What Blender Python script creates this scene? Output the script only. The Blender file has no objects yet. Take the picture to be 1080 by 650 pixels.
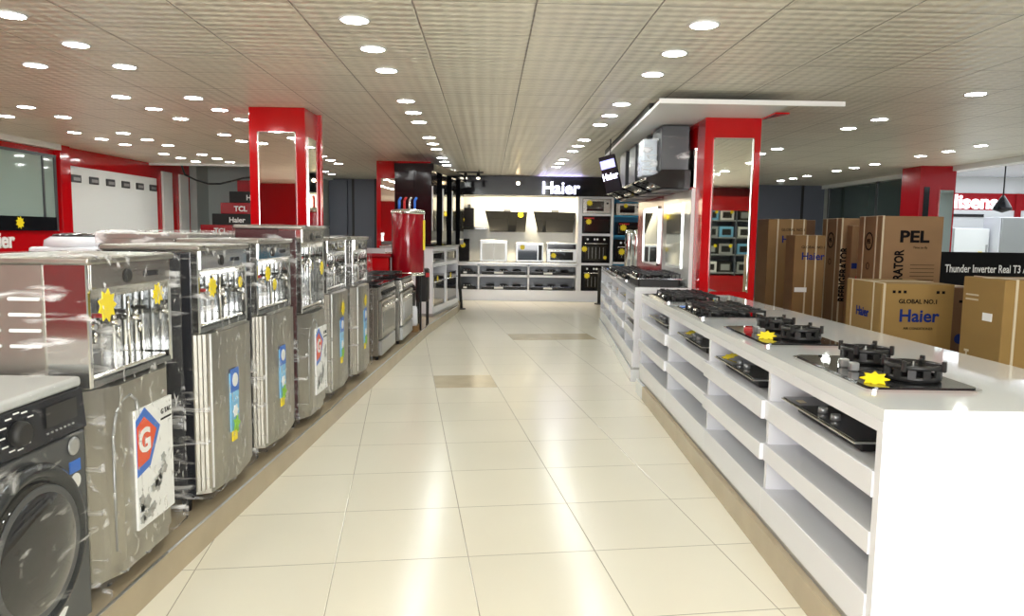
import bpy, bmesh, math, random
from math import sin, cos, pi, radians as rad
from mathutils import Vector, Matrix
random.seed(7)
S = bpy.context.scene
COL = S.collection

# ------------------------------------------------------------------ camera
PITCH, ROLL = .102, .0146
cd = bpy.data.cameras.new('camera'); cam = bpy.data.objects.new('camera', cd); COL.objects.link(cam)
cd.sensor_width = 36; cd.lens = 784/1080*36; cd.clip_start = .05; cd.clip_end = 100
fw = Vector((0, cos(PITCH), -sin(PITCH))); up0 = Vector((0, sin(PITCH), cos(PITCH))); rt0 = Vector((1, 0, 0))
rt = rt0*cos(ROLL)+up0*sin(ROLL); up = -rt0*sin(ROLL)+up0*cos(ROLL)
m = Matrix.Identity(4)
for i in range(3): m[i][0] = rt[i]; m[i][1] = up[i]; m[i][2] = -fw[i]
m.translation = Vector((0, 0, 1.5)); cam.matrix_world = m
S.camera = cam
# ------------------------------------------------------------------ world, light, exposure
w = bpy.data.worlds.new('world'); S.world = w; w.use_nodes = True
w.node_tree.nodes['Background'].inputs[0].default_value = (.8, .9, 1, 1)
w.node_tree.nodes['Background'].inputs[1].default_value = 1.0
S.view_settings.view_transform = 'Standard'; S.view_settings.look = 'None'
S.view_settings.gamma = 1; S.view_settings.exposure = .60; S.view_settings.use_curve_mapping = False
LAMP = 54.0          # downlight emission strength
def area(name, loc, rot, sx, sy, power, color=(1, 1, 1)):
    l = bpy.data.lights.new(name, 'AREA'); l.shape = 'RECTANGLE'; l.size = sx; l.size_y = sy; l.energy = power; l.color = color
    o = bpy.data.objects.new(name, l); COL.objects.link(o); o.location = loc; o.rotation_euler = rot; return o
# added fill lamp for flash-like foreground light, along with daylight from the shop front
area('shopfront_fill', (-.3, -4.7, 1.7), (rad(90), 0, 0), 6.0, 2.2, 360, (1, .99, .98))

# ------------------------------------------------------------------ materials
def nt(mat): return mat.node_tree.nodes, mat.node_tree.links
def mat(name, col, rough=.5, metal=0, spec=.5, emit=None, es=0, coat=0, trans=0, ior=1.45, alpha=1):
    M = bpy.data.materials.new(name); M.use_nodes = True
    b = M.node_tree.nodes['Principled BSDF']
    b.inputs['Base Color'].default_value = (*col, 1); b.inputs['Roughness'].default_value = rough
    b.inputs['Metallic'].default_value = metal; b.inputs['Specular IOR Level'].default_value = spec
    b.inputs['Coat Weight'].default_value = coat; b.inputs['Coat Roughness'].default_value = .03
    b.inputs['Transmission Weight'].default_value = trans; b.inputs['IOR'].default_value = ior
    b.inputs['Alpha'].default_value = alpha
    if emit: b.inputs['Emission Color'].default_value = (*emit, 1); b.inputs['Emission Strength'].default_value = es
    return M
def noise_var(M, scale=(3, 3, 3), amt=.12, bump=0, detail=3, bscale=None, rough_amt=0):
    n, l = nt(M); b = n['Principled BSDF']; tc = n.new('ShaderNodeTexCoord'); mp = n.new('ShaderNodeMapping')
    mp.inputs['Scale'].default_value = scale; l.new(tc.outputs['Object'], mp.inputs[0])
    t = n.new('ShaderNodeTexNoise'); t.inputs['Scale'].default_value = 1; t.inputs['Detail'].default_value = detail
    l.new(mp.outputs[0], t.inputs[0])
    c = Vector(b.inputs['Base Color'].default_value[:3])
    r = n.new('ShaderNodeValToRGB'); r.color_ramp.elements[0].position = .3; r.color_ramp.elements[1].position = .7
    r.color_ramp.elements[0].color = (*(c*(1-amt)), 1); r.color_ramp.elements[1].color = (*[min(1, x*(1+amt)) for x in c], 1)
    l.new(t.outputs[0], r.inputs[0]); l.new(r.outputs[0], b.inputs['Base Color'])
    if bump:
        bp = n.new('ShaderNodeBump'); bp.inputs['Strength'].default_value = bump; bp.inputs['Distance'].default_value = .01
        l.new(t.outputs[0], bp.inputs['Height']); l.new(bp.outputs[0], b.inputs['Normal'])
    return M
def math_node(M, op, a, b=None, clamp=False):
    n, l = nt(M); x = n.new('ShaderNodeMath'); x.operation = op; x.use_clamp = clamp
    for i, v in enumerate((a, b)):
        if v is None: continue
        if isinstance(v, (int, float)): x.inputs[i].default_value = v
        else: l.new(v, x.inputs[i])
    return x.outputs[0]
def grid_mat(name, col, line, cell, width, ang, off, rough, bump=.3, quilt=0, var=.04):
    M = mat(name, col, rough); n, l = nt(M); b = n['Principled BSDF']
    tc = n.new('ShaderNodeTexCoord'); mp = n.new('ShaderNodeMapping'); mp.vector_type = 'TEXTURE'
    mp.inputs['Location'].default_value = (*off, 0); mp.inputs['Rotation'].default_value = (0, 0, ang)
    l.new(tc.outputs['Object'], mp.inputs[0]); sp = n.new('ShaderNodeSeparateXYZ'); l.new(mp.outputs[0], sp.inputs[0])
    d = []; ids = []
    for k, cs in ((0, cell[0]), (1, cell[1])):
        u = math_node(M, 'DIVIDE', sp.outputs[k], cs)
        ids.append(math_node(M, 'FLOOR', u))
        f = math_node(M, 'FRACT', u); f = math_node(M, 'ABSOLUTE', math_node(M, 'SUBTRACT', f, .5))
        f = math_node(M, 'SUBTRACT', .5, f); d.append(math_node(M, 'MULTIPLY', f, cs))
    dist = math_node(M, 'MINIMUM', d[0], d[1])
    mask = math_node(M, 'LESS_THAN', dist, width)
    cmb = n.new('ShaderNodeCombineXYZ'); l.new(ids[0], cmb.inputs[0]); l.new(ids[1], cmb.inputs[1])
    wn = n.new('ShaderNodeTexWhiteNoise'); l.new(cmb.outputs[0], wn.inputs[0])
    ns = n.new('ShaderNodeTexNoise'); ns.inputs['Scale'].default_value = 1.7; l.new(tc.outputs['Object'], ns.inputs[0])
    v = math_node(M, 'ADD', math_node(M, 'MULTIPLY', wn.outputs[0], .6), math_node(M, 'MULTIPLY', ns.outputs[0], .8))
    r = n.new('ShaderNodeValToRGB'); r.color_ramp.elements[0].color = (*[c*(1-var) for c in col], 1)
    r.color_ramp.elements[1].color = (*[min(1, c*(1+var)) for c in col], 1); r.color_ramp.elements[0].position = .2
    l.new(v, r.inputs[0])
    mx = n.new('ShaderNodeMix'); mx.data_type = 'RGBA'; l.new(mask, mx.inputs[0]); l.new(r.outputs[0], mx.inputs[6]); mx.inputs[7].default_value = (*line, 1)
    hgt = math_node(M, 'MULTIPLY', math_node(M, 'MINIMUM', dist, width*2), 1/(width*2))
    if quilt:
        q1 = math_node(M, 'SINE', math_node(M, 'MULTIPLY', math_node(M, 'ADD', sp.outputs[0], sp.outputs[1]), quilt))
        q2 = math_node(M, 'SINE', math_node(M, 'MULTIPLY', math_node(M, 'SUBTRACT', sp.outputs[0], sp.outputs[1]), quilt))
        q = math_node(M, 'MULTIPLY', math_node(M, 'MULTIPLY', q1, q2), .7)
        hgt = math_node(M, 'ADD', hgt, q); pat = q
    if quilt:      # satin / matt lozenges, their difference in sheen painted as darker tile colour
        m2 = n.new('ShaderNodeMix'); m2.data_type = 'RGBA'; l.new(math_node(M, 'MULTIPLY', math_node(M, 'GREATER_THAN', pat, .06), .16), m2.inputs[0])
        l.new(mx.outputs[2], m2.inputs[6]); m2.inputs[7].default_value = (.30, .28, .23, 1); l.new(m2.outputs[2], b.inputs['Base Color'])
    else: l.new(mx.outputs[2], b.inputs['Base Color'])
    bp = n.new('ShaderNodeBump'); bp.inputs['Strength'].default_value = bump; bp.inputs['Distance'].default_value = .006
    l.new(hgt, bp.inputs['Height']); l.new(bp.outputs[0], b.inputs['Normal'])
    return M
def film_mat(name, base=.1, top=.75, streak=(6, 30, 9), thr=.56, rot=.5, tint=(1, 1, 1)):
    M = bpy.data.materials.new(name); M.use_nodes = True; n, l = nt(M); n.remove(n['Principled BSDF'])
    out = n['Material Output']; tr = n.new('ShaderNodeBsdfTransparent'); gl = n.new('ShaderNodeBsdfPrincipled')
    gl.inputs['Base Color'].default_value = (*tint, 1); gl.inputs['Roughness'].default_value = .12; gl.inputs['Specular IOR Level'].default_value = 1
    tc = n.new('ShaderNodeTexCoord'); mp = n.new('ShaderNodeMapping'); mp.inputs['Scale'].default_value = streak
    mp.inputs['Rotation'].default_value = (rot, 0, rot*.5)
    l.new(tc.outputs['Object'], mp.inputs[0]); t = n.new('ShaderNodeTexNoise'); t.inputs['Scale'].default_value = 1
    t.inputs['Detail'].default_value = 5; t.inputs['Distortion'].default_value = .6; l.new(mp.outputs[0], t.inputs[0])
    r = n.new('ShaderNodeValToRGB'); r.color_ramp.elements[0].position = thr; r.color_ramp.elements[1].position = thr+.14
    r.color_ramp.elements[0].color = (base,)*3+(1,); r.color_ramp.elements[1].color = (top,)*3+(1,)
    l.new(t.outputs[0], r.inputs[0])
    bp = n.new('ShaderNodeBump'); bp.inputs['Strength'].default_value = .8; bp.inputs['Distance'].default_value = .02
    l.new(t.outputs[0], bp.inputs['Height']); l.new(bp.outputs[0], gl.inputs['Normal'])
    mx = n.new('ShaderNodeMixShader'); l.new(r.outputs[0], mx.inputs[0]); l.new(tr.outputs[0], mx.inputs[1]); l.new(gl.outputs[0], mx.inputs[2])
    l.new(mx.outputs[0], out.inputs[0]); return M

M = {}
M['floor'] = grid_mat('floor_tile', (.85, .81, .68), (.42, .38, .30), (.602, .622), .0022, .144, (-.782, 3.223), .20, .25, var=.03)
M['floor'].node_tree.nodes['Principled BSDF'].inputs['Specular IOR Level'].default_value = .5
M['beige'] = noise_var(mat('beige_tile', (.46, .38, .26), .22), (4, 4, 4), .06)
M['beige2'] = noise_var(mat('worn_tile', (.60, .52, .37), .15), (5, 5, 5), .08)
M['ceil'] = grid_mat('ceiling_tile', (.74, .71, .61), (.24, .22, .18), (.655, .655), .004, .033, (-.57, 4.69), .30, .9, quilt=2*pi/.20, var=.05)
M['ceil_white'] = mat('ceiling_gloss_white', (.8, .82, .85), .15)
M['white'] = mat('white_laminate', (.80, .81, .85), .18, spec=.5)
M['white2'] = mat('white_panel', (.78, .80, .79), .35)
M['worktop'] = mat('worktop_white', (.80, .83, .85), .06, coat=.5)
M['red'] = mat('red_acrylic', (.50, .003, .006), .12, coat=.3)
M['red2'] = mat('red_dark', (.36, .006, .012), .2)
M['maroon'] = mat('dark_maroon', (.07, .012, .014), .25)
M['black'] = mat('black_gloss', (.008, .008, .010), .08)
M['blackm'] = mat('black_matte', (.012, .012, .012), .5)
M['iron'] = mat('cast_iron', (.018, .018, .018), .35)
M['bglass'] = mat('black_glass', (.012, .013, .014), .04, coat=.5)
M['steel'] = noise_var(mat('stainless', (.44, .425, .38), .26, metal=1), (2, 2, 60), .06, .05)
M['steel_w'] = noise_var(mat('wrapped_stainless', (.36, .345, .30), .30, metal=.85), (5, 9, 2), .16, .5, detail=4)
M['chrome'] = mat('chrome', (.82, .82, .80), .09, metal=1)
M['silver'] = mat('silver_paint', (.42, .43, .43), .30, metal=.6)
M['mirror'] = mat('mirror', (.80, .84, .80), .015, metal=1)
M['dark'] = mat('dark_grey_body', (.075, .08, .085), .3, metal=.3)
M['navy'] = mat('dark_side_panel', (.010, .011, .016), .22)
M['grey'] = mat('grey_blue_wall', (.11, .125, .16), .5)
M['greyw'] = mat('grey_wall', (.42, .46, .44), .6)
M['glass_g'] = mat('greenish_glass_panel', (.30, .38, .34), .06, coat=.5)
M['dglass'] = mat('dark_green_glass', (.05, .075, .07), .08, coat=.5)
M['card'] = noise_var(mat('cardboard', (.22, .125, .045), .75), (1.5, 1.5, 3), .1)
M['card2'] = noise_var(mat('cardboard_pinkish', (.245, .14, .065), .75), (1.5, 1.5, 3), .1)
M['card3'] = noise_var(mat('cardboard_yellow', (.27, .165, .048), .75), (1.5, 1.5, 3), .1)
M['cardd'] = mat('cardboard_brown', (.13, .065, .032), .75)
M['strap'] = mat('packing_strap', (.55, .47, .33), .4)
M['ink'] = mat('black_ink', (.008, .007, .008), .9, spec=.1)
M['inkb'] = mat('blue_ink', (.015, .03, .16), .9, spec=.1)
M['inkr'] = mat('red_ink', (.5, .02, .02), .6)
M['yellow'] = mat('yellow_sticker', (.90, .72, .01), .45)
M['blue'] = mat('blue_print', (.03, .16, .62), .3)
M['lblue'] = mat('light_blue_print', (.22, .55, .85), .3)
M['green'] = mat('green_print', (.25, .55, .04), .4)
M['paper'] = mat('white_print', (.86, .87, .86), .35)
M['orange'] = mat('red_orange_print', (.80, .09, .02), .3)
M['cyanback'] = mat('blue_shelf_back', (.03, .30, .55), .4)
M['lamp'] = mat('lamp_diffuser', (.9, .9, .9), .5, emit=(.96, 1, .97), es=LAMP)
M['sign'] = mat('lit_sign_letters', (.9, .9, 1), .4, emit=(.72, .72, 1), es=3.2)
M['signw'] = mat('lit_sign_white', (.9, .9, 1), .4, emit=(1, .97, 1), es=1.2)
M['film'] = film_mat('plastic_wrap', .02, .75, (3, 26, 18), .59, .8)
M['film2'] = film_mat('plastic_wrap_heavy', .12, .7, (6, 9, 22), .52, .9)
M['amber'] = mat('oven_door_glass', (.02, .018, .016), .06, coat=.4)

# ------------------------------------------------------------------ mesh builder
class MB:
    def __init__(s): s.bm = bmesh.new()
    def _tag(s, fs, m, smooth=False):
        for f in fs: f.material_index = m; f.smooth = smooth
    def box(s, x0, x1, y0, y1, z0, z1, m=0, bev=0, seg=1, R=None):
        vs = [s.bm.verts.new((x, y, z)) for x in (x0, x1) for y in (y0, y1) for z in (z0, z1)]
        q = [(0, 1, 3, 2), (4, 6, 7, 5), (0, 4, 5, 1), (2, 3, 7, 6), (0, 2, 6, 4), (1, 5, 7, 3)]
        fs = [s.bm.faces.new([vs[i] for i in a]) for a in q]; s._tag(fs, m)
        if bev:
            es = list({e for f in fs for e in f.edges})
            r = bmesh.ops.bevel(s.bm, geom=es, offset=bev, segments=seg, affect='EDGES', profile=.5)
            s._tag(r['faces'], m, seg > 1)
            vs = list({v for f in fs if f.is_valid for v in f.verts} | {v for f in r['faces'] for v in f.verts})
        if R is not None:
            for v in vs: v.co = R @ v.co
        return s
    def prism(s, poly, a0, a1, axis='z', m=0, smooth=False):
        def P(u, v, a): return {'z': (u, v, a), 'x': (a, u, v), 'y': (u, a, v)}[axis]
        A = [s.bm.verts.new(P(u, v, a0)) for u, v in poly]; B = [s.bm.verts.new(P(u, v, a1)) for u, v in poly]
        n = len(poly); fs = [s.bm.faces.new([A[i], A[(i+1) % n], B[(i+1) % n], B[i]]) for i in range(n)]
        s._tag(fs, m, smooth); c = [s.bm.faces.new(A[::-1]), s.bm.faces.new(B)]; s._tag(c, m); return s
    def cyl(s, p0, p1, r0, r1=None, seg=16, m=0, smooth=True):
        r1 = r0 if r1 is None else r1; p0 = Vector(p0); p1 = Vector(p1); d = (p1-p0).normalized()
        a = d.orthogonal().normalized(); b = d.cross(a)
        A = [s.bm.verts.new(p0+(a*cos(t)+b*sin(t))*r0) for t in [2*pi*i/seg for i in range(seg)]]
        B = [s.bm.verts.new(p1+(a*cos(t)+b*sin(t))*r1) for t in [2*pi*i/seg for i in range(seg)]]
        fs = [s.bm.faces.new([A[i], A[(i+1) % seg], B[(i+1) % seg], B[i]]) for i in range(seg)]; s._tag(fs, m, smooth)
        s._tag([s.bm.faces.new(A[::-1]), s.bm.faces.new(B)], m); return s
    def tube(s, pts, r, seg=8, m=0):
        for a, b in zip(pts[:-1], pts[1:]): s.cyl(a, b, r, r, seg, m)
        return s
    def lathe(s, prof, c=(0, 0, 0), seg=24, m=0, axis='z', smooth=True, caps=True):
        c = Vector(c)
        def P(r, t, h):
            return c+{'z': Vector((r*cos(t), r*sin(t), h)), 'x': Vector((h, r*cos(t), r*sin(t))), 'y': Vector((r*sin(t), h, r*cos(t)))}[axis]
        rings = []
        for r, h in prof:
            rings.append([s.bm.verts.new(P(max(r, 1e-4), 2*pi*i/seg, h)) for i in range(seg)])
        for A, B in zip(rings[:-1], rings[1:]):
            s._tag([s.bm.faces.new([A[i], A[(i+1) % seg], B[(i+1) % seg], B[i]]) for i in range(seg)], m, smooth)
        if caps: s._tag([s.bm.faces.new(rings[0][::-1]), s.bm.faces.new(rings[-1])], m)
        return s
    def star(s, c, r, n=10, axis='y', th=.004, m=0, inner=.68):
        poly = [((r if i % 2 == 0 else r*inner)*cos(pi*i/n), (r if i % 2 == 0 else r*inner)*sin(pi*i/n)) for i in range(2*n)]
        k = {'x': 0, 'y': 1, 'z': 2}[axis]; o = [i for i in range(3) if i != k]
        return s.prism([(c[o[0]]+u, c[o[1]]+v) for u, v in poly], c[k]-th/2, c[k]+th/2, axis, m)
    def build(s, name, mats, parent=None, loc=None, R=None):
        if not isinstance(mats, (list, tuple)): mats = [mats]
        if R is not None: s.bm.transform(R)
        bmesh.ops.recalc_face_normals(s.bm, faces=s.bm.faces)
        me = bpy.data.meshes.new(name); s.bm.to_mesh(me); s.bm.free()
        for x in mats: me.materials.append(M[x] if isinstance(x, str) else x)
        o = bpy.data.objects.new(name, me); COL.objects.link(o); o.parent = parent
        if loc: o.location = loc
        return o
def tag(o, label=None, cat=None, group=None, kind=None):
    if label: o['label'] = label
    if cat: o['category'] = cat
    if group: o['group'] = group
    if kind: o['kind'] = kind
    return o
def thing(name, label, cat, loc=(0, 0, 0), rz=0, group=None):
    o = bpy.data.objects.new(name, None); COL.objects.link(o); o.location = loc; o.rotation_euler = (0, 0, rz); o.empty_display_size = .1
    return tag(o, label, cat, group)
def struct(name, mb, mats): return tag(mb.build(name, mats), kind='structure')
def kids(o): return [c for c in bpy.data.objects if c.parent == o]
def copy_tree(o, parent=None):
    c = o.copy(); COL.objects.link(c); c.parent = parent
    for k in kids(o): copy_tree(k, c)
    return c
def place(proto, used, loc, rz, label, group=None):
    o = proto if not used else copy_tree(proto)
    o.location = loc; o.rotation_euler = (0, 0, rz); o['label'] = label
    if group: o['group'] = group
    return o
def text(body, size, mt, parent, loc, face='-y', bold=0, ext=.003, name='lettering', align='CENTER', sx=1, roll=0):
    cu = bpy.data.curves.new('t', 'FONT'); cu.body = body; cu.size = size; cu.offset = bold; cu.extrude = ext; cu.align_x = align; cu.resolution_u = 3
    t = bpy.data.objects.new('t', cu); me = bpy.data.meshes.new_from_object(t); bpy.data.objects.remove(t); bpy.data.curves.remove(cu)
    R = {'-y': Matrix.Rotation(pi/2, 4, 'X'), '+x': Matrix.Rotation(pi/2, 4, 'Z') @ Matrix.Rotation(pi/2, 4, 'X'),
         '-x': Matrix.Rotation(-pi/2, 4, 'Z') @ Matrix.Rotation(pi/2, 4, 'X'), '+z': Matrix.Identity(4)}[face]
    me.transform(Matrix.Translation(loc) @ R @ Matrix.Rotation(roll, 4, 'Z') @ Matrix.Diagonal((sx, 1, 1, 1)))
    me.materials.append(M[mt] if isinstance(mt, str) else mt)
    me.name = name; o = bpy.data.objects.new(name, me); COL.objects.link(o); o.parent = parent; return o
ROT = Matrix.Rotation

# ================================================================== SETTING
XL, XR, YF, YB, ZC = -6.9, 7.4, -5.0, 17.9, 2.7
struct('floor', MB().box(XL-.2, 13.2, YF-.2, YB+.2, -.1, 0), 'floor')
fr = Matrix.Rotation(.144, 4, 'Z')
def worn(n, i, j):
    b = MB().box(i*.602+.004, (i+1)*.602-.004, j*.622+.004, (j+1)*.622-.004, 0, .0015)
    o = b.build('floor_patch', 'beige2'); o.matrix_world = Matrix.Translation((-.782, 3.223, 0)) @ fr; tag(o, kind='structure'); o.name = n
worn('trim_1', 1, 6); worn('trim_2', 4, 11); worn('trim_3', 3, 11)
cb = MB(); cb.box(XL-.2, -4.4, YF, 14.3, ZC, ZC+.05); cb.box(-4.4, XR, YF, YB, ZC, ZC+.05)
struct('ceiling', cb, 'ceil')
struct('ceiling_void', MB().box(XL-.2, -4.35, 14.2, 16.7, 3.25, 3.3).box(-4.4, -4.35, 14.3, 16.6, 2.75, 3.3).box(XL, -4.4, 14.26, 14.3, 2.75, 3.3), 'blackm')
struct('ceiling_alcove', MB().box(XR, 13.2, 2, YB, 2.86, 2.9), M['ceil_white'])
struct('trim_4', MB().box(XL, -4.4, 14.24, 14.3, 2.66, 2.7).box(-4.4, -4.3, 14.3, YB, 2.66, 2.7), 'white2')
struct('wall_back', MB().box(-4.4, 13.2, YB, YB+.15, 0, 3.0), 'grey')
struct('wall_back_left', MB().box(XL-.2, -4.4, 16.6, 16.75, 0, 3.3).box(-4.5, -4.4, 16.6, YB+.1, 0, 2.7), 'greyw')
wl = MB()
wl.box(XL-.15, XL, YF, 17, 0, 3.3, 0)
struct('wall_left', wl, 'red')
struct('wall_front', MB().box(XL, -3.6, YF-.15, YF, 0, ZC).box(3.6, 13.2, YF-.15, YF, 0, ZC+.2).box(-3.6, 3.6, YF-.15, YF, 2.45, ZC).box(-.1, .1, YF-.12, YF-.03, 0, 2.45), 'red2')
struct('wall_right', MB().box(XR, XR+.15, 12.9, YB, 0, ZC).box(XR, XR+.15, YF, 4.5, 0, ZC), 'greyw')
struct('trim_12', MB().box(XL, XL+.15, 16.0, 16.6, 0, 3.25), 'greyw')
struct('trim_5', MB().box(XR-.02, XR+.16, 4.5, 12.9, 2.62, 2.88).box(XR-.07, XR-.02, 4.5, YB, 2.62, 2.7), 'white2')
struct('wall_alcove', MB().box(13.1, 13.2, YF, YB, 0, 2.9), 'greyw')
# grey-blue panels and dark strips on the back wall
struct('trim_6', MB().box(-3.3, -2.9, YB-.1, YB, 0, ZC).box(-3.85, -3.8, YB-.03, YB, 0, ZC), 'blackm')
struct('trim_7', MB().box(4.9, 5.5, YB-.1, YB, 0, ZC).box(6.85, 6.9, YB-.04, YB, 0, ZC), 'blackm')
struct('trim_8', MB().box(-4.35, -3.95, YB-.12, YB-.02, 0, 2.66), 'grey')
# platform on the left, its metal edge
plat = [(-7, 0), (-1.47, 0), (-1.435, 3.0), (-1.36, 5.9), (-1.21, 10.7), (-1.0, 13.6), (-1.0, 14.4), (-7, 14.4)]
struct('platform', MB().prism(plat, 0, .14), 'beige')
ed = MB()
for a, b in zip(plat[1:6], plat[2:6]): ed.tube([(a[0]+.002, a[1], .138), (b[0]+.002, b[1], .138)], .006, 6)
struct('trim_9', ed, 'silver')

# shop front glazing behind the camera
for k, (x0, x1) in enumerate(((-3.55, -.12), (.12, 3.55))):
    f = struct('window_%d' % (k+1), MB().box(x0, x0+.06, YF-.1, YF-.04, 0, 2.45).box(x1-.06, x1, YF-.1, YF-.04, 0, 2.45).box(x0, x1, YF-.1, YF-.04, 2.39, 2.45).box(x0, x1, YF-.1, YF-.04, 0, .1), 'silver')
    MB().box(x0+.05, x1-.05, YF-.075, YF-.065, .1, 2.4).build('pane', mat('shopfront_glass', (1, 1, 1), .0, trans=1, ior=1.1), f)

# ------------------------------------------------------------------ left wall furniture
t = thing('display_window', 'large greenish glass display window in the red left wall above white letters', 'display window', (XL+.003, 0, 0))
MB().box(.0, .03, 7.6, 11.25, 1.42, 2.52).build('glass_pane', 'glass_g', t)
MB().box(.03, .05, 10.94, 10.97, 1.42, 2.52).box(.03, .055, 11.22, 11.26, 1.42, 2.54).box(.03, .05, 7.6, 11.25, 2.5, 2.54).build('frame', 'dark', t)
MB().box(.03, .06, 7.6, 11.2, 1.42, 1.62).build('base_strip', 'black', t)
MB().star((.07, 10.35, 1.53), .09, 9, 'x').build('price_star', 'yellow', t)
struct('trim_10', MB().box(XL, XL+.12, 7, 11.3, 2.62, 2.70), 'white2')
struct('trim_11', MB().box(XL, XL+.1, 11.3, 11.55, 0.14, 2.7), 'red')
t = thing('wall_sign', 'white shop lettering on the red band of the left wall', 'sign', (XL+.003, 0, 0))
text('Haier', .30, 'paper', t, (.012, 9.95, 1.19), '+x', .008, .01, 'letters')
t = thing('wall_board', 'big white board with six small dark vents along its top on left wall', 'board', (XL+.003, 0, 0))
MB().box(0, .05, 11.56, 14.42, .3, 2.42, 0, .008).build('panel', 'white2', t)
for i in range(6):
    y = 11.75+i*.5
    v = MB().box(.05, .065, y-.14, y+.14, 2.17, 2.29, 0, .01).build('vent', 'dark', t)
    MB().box(.065, .07, y-.08, y+.1, 2.20, 2.25).build('vent_slot', 'silver', v)
for a, b, lb in ((14.7, 15.1, 'wider white upright panel on the red wall right of the vented board'), (15.45, 15.85, 'narrow white upright panel at the far end of the red left wall')):
    t = thing('decor_board', lb, 'panel', (XL+.004, 0, 0)); MB().box(0, .04, a, b, .3, 2.58, 0, .005).build('panel_face', 'white2', t)

# air conditioner cartons stepped in the recess
acb = [(-6.55, 'red2', 'TCL', 'bottom red carton of the stepped stack behind the coolers'), (-6.3, 'blackm', 'Haier', 'lower dark carton with white lettering in the stepped stack'),
       (-6.12, 'red2', 'TCL', 'middle red carton with white lettering in the stepped stack'), (-5.93, 'blackm', 'Haier', 'upper dark carton with white lettering in the stepped stack'), (-5.76, 'red2', 'TCL', 'topmost red carton of the stepped stack by the grey wall')]
t = thing('storage_table', 'white storage table under the stepped stack of cartons', 'table', (-5.6, 15.9, 0))
MB().box(-1.05, 1.0, -.3, .35, 1.28, 1.33).build('tabletop', 'white2', t)
for sx in (-1, .9):
    for sy in (-.28, .27): MB().box(sx, sx+.06, sy, sy+.06, 0, 1.28).build('leg', 'silver', t)
for i, (x, mt, s, lb) in enumerate(acb):
    t = thing('appliance_carton', lb, 'box', (x, 15.65, 1.33+.232*i))
    MB().box(0, .95+.12*i*0, 0, .4, 0, .23, 0, .004).build('carton_body', M[mt] if False else mt, t)
    text(s, .15, 'paper', t, (.42 if s == 'TCL' else .52, -.002, .055), '-y', .004, .001)
# cables hanging over the recess
for z0, lb in ((2.5, 'dark cable sagging under the ceiling edge over the cartons'),):
    pts = [(-6.3, 14.27, 2.69)]+[(-6.3+.2*i, 14.4+.06*i, z0-.12*sin(i*.75)-.02*i) for i in range(9)]+[(-4.45, 14.8, 2.6)]
    tag(MB().tube(pts, .018, 6).build('hanging_cable', 'blackm'), lb, 'cable')
    
# ================================================================== COLUMNS
def mirror_part(mb_args, t, frame=.012, face='-y', nm='mirror'):
    x0, x1, y0, y1, z0, z1 = mb_args
    o = MB().box(*mb_args, 0, .003).build(nm, 'mirror', t)
    return o
t = thing('pillar', 'red square pillar with mirror panels rising behind the water coolers', 'pillar', (-2.65, 7.55, 0))
MB().box(0, .56, 0, .55, 0, ZC, 0, .004).build('pillar_body', 'red', t)
MB().box(.095, .46, -.012, -.0, .9, 2.45).build('mirror', 'mirror', t)
MB().box(.085, .095, -.018, 0, .9, 2.46).box(.46, .47, -.018, 0, .9, 2.46).box(.085, .47, -.018, 0, 2.45, 2.46).build('mirror_frame', 'chrome', t)
MB().box(.56, .572, .08, .42, .9, 2.42).build('mirror', 'mirror', t)
MB().box(.56, .60, .47, .53, 1.0, 2.7).build('edge_strip', 'red', t)
t = thing('pillar', 'red pillar with tall mirror standing at the end of the near white counter', 'pillar', (1.8, 7.15, 0))
MB().box(0, .53, 0, .75, 0, 2.6, 0, .004).prism([(.53, .0), (.66, -.35), (.53, -.35)], 2.585, 2.6, 'z').build('pillar_body', 'red', t)
MB().box(.095, .45, -.012, 0, .96, 2.4).build('mirror', 'mirror', t)
MB().box(.083, .095, -.02, 0, .95, 2.41).box(.45, .462, -.02, 0, .95, 2.41).box(.083, .462, -.02, 0, 2.4, 2.412).build('mirror_frame', 'chrome', t)
MB().box(-.012, 0, .33, .6, 1.96, 2.35).build('mirror', 'mirror', t)
t = thing('pillar', 'distant red pillar with a narrow mirror beside the black cabinet top', 'pillar', (-2.4, 13.15, 0))
MB().box(0, .36, 0, .5, 0, ZC, 0, .004).box(.3, .95, -.0, .1, 2.58, 2.7).build('pillar_body', 'red', t)
MB().box(.08, .33, -.012, 0, 1.1, 2.4).build('mirror', 'mirror', t)
t = thing('pillar', 'red corner pillar with black strip and mirror left of the lit shop opening', 'pillar', (6.80, 12.6, 0))
MB().box(0, .60, 0, .6, 0, ZC, 0, .004).build('pillar_body', 'red2', t)
MB().box(.07, .16, -.02, 0, .5, 2.35).build('black_strip', 'black', t)
MB().box(.34, .56, -.02, 0, .5, 2.3).build('mirror', 'mirror', t)
# dropped slab over the range hood display
t = thing('dropped_canopy', 'white dropped ceiling slab over the range hoods and red pillar', 'canopy', (1.22, 6.4, 2.6))
R0 = ROT(-.03, 4, 'Z')
MB().prism([(0, 0), (1.11, .02), (1.11, 4.6), (.10, 4.6)], 0, .03).build('slab', 'white2', t)
MB().prism([(-.01, -.03), (1.56, 0), (1.56, .03), (-.01, .0)], -.008, .032).build('edge_trim', mat('trim_bright_white', (.9, .9, .88), .3), t)
MB().prism([(.02, .6), (.06, .6), (.14, 4.6), (.10, 4.6)], .03, .1).build('ceiling_fixing', 'blackm', t)

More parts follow.
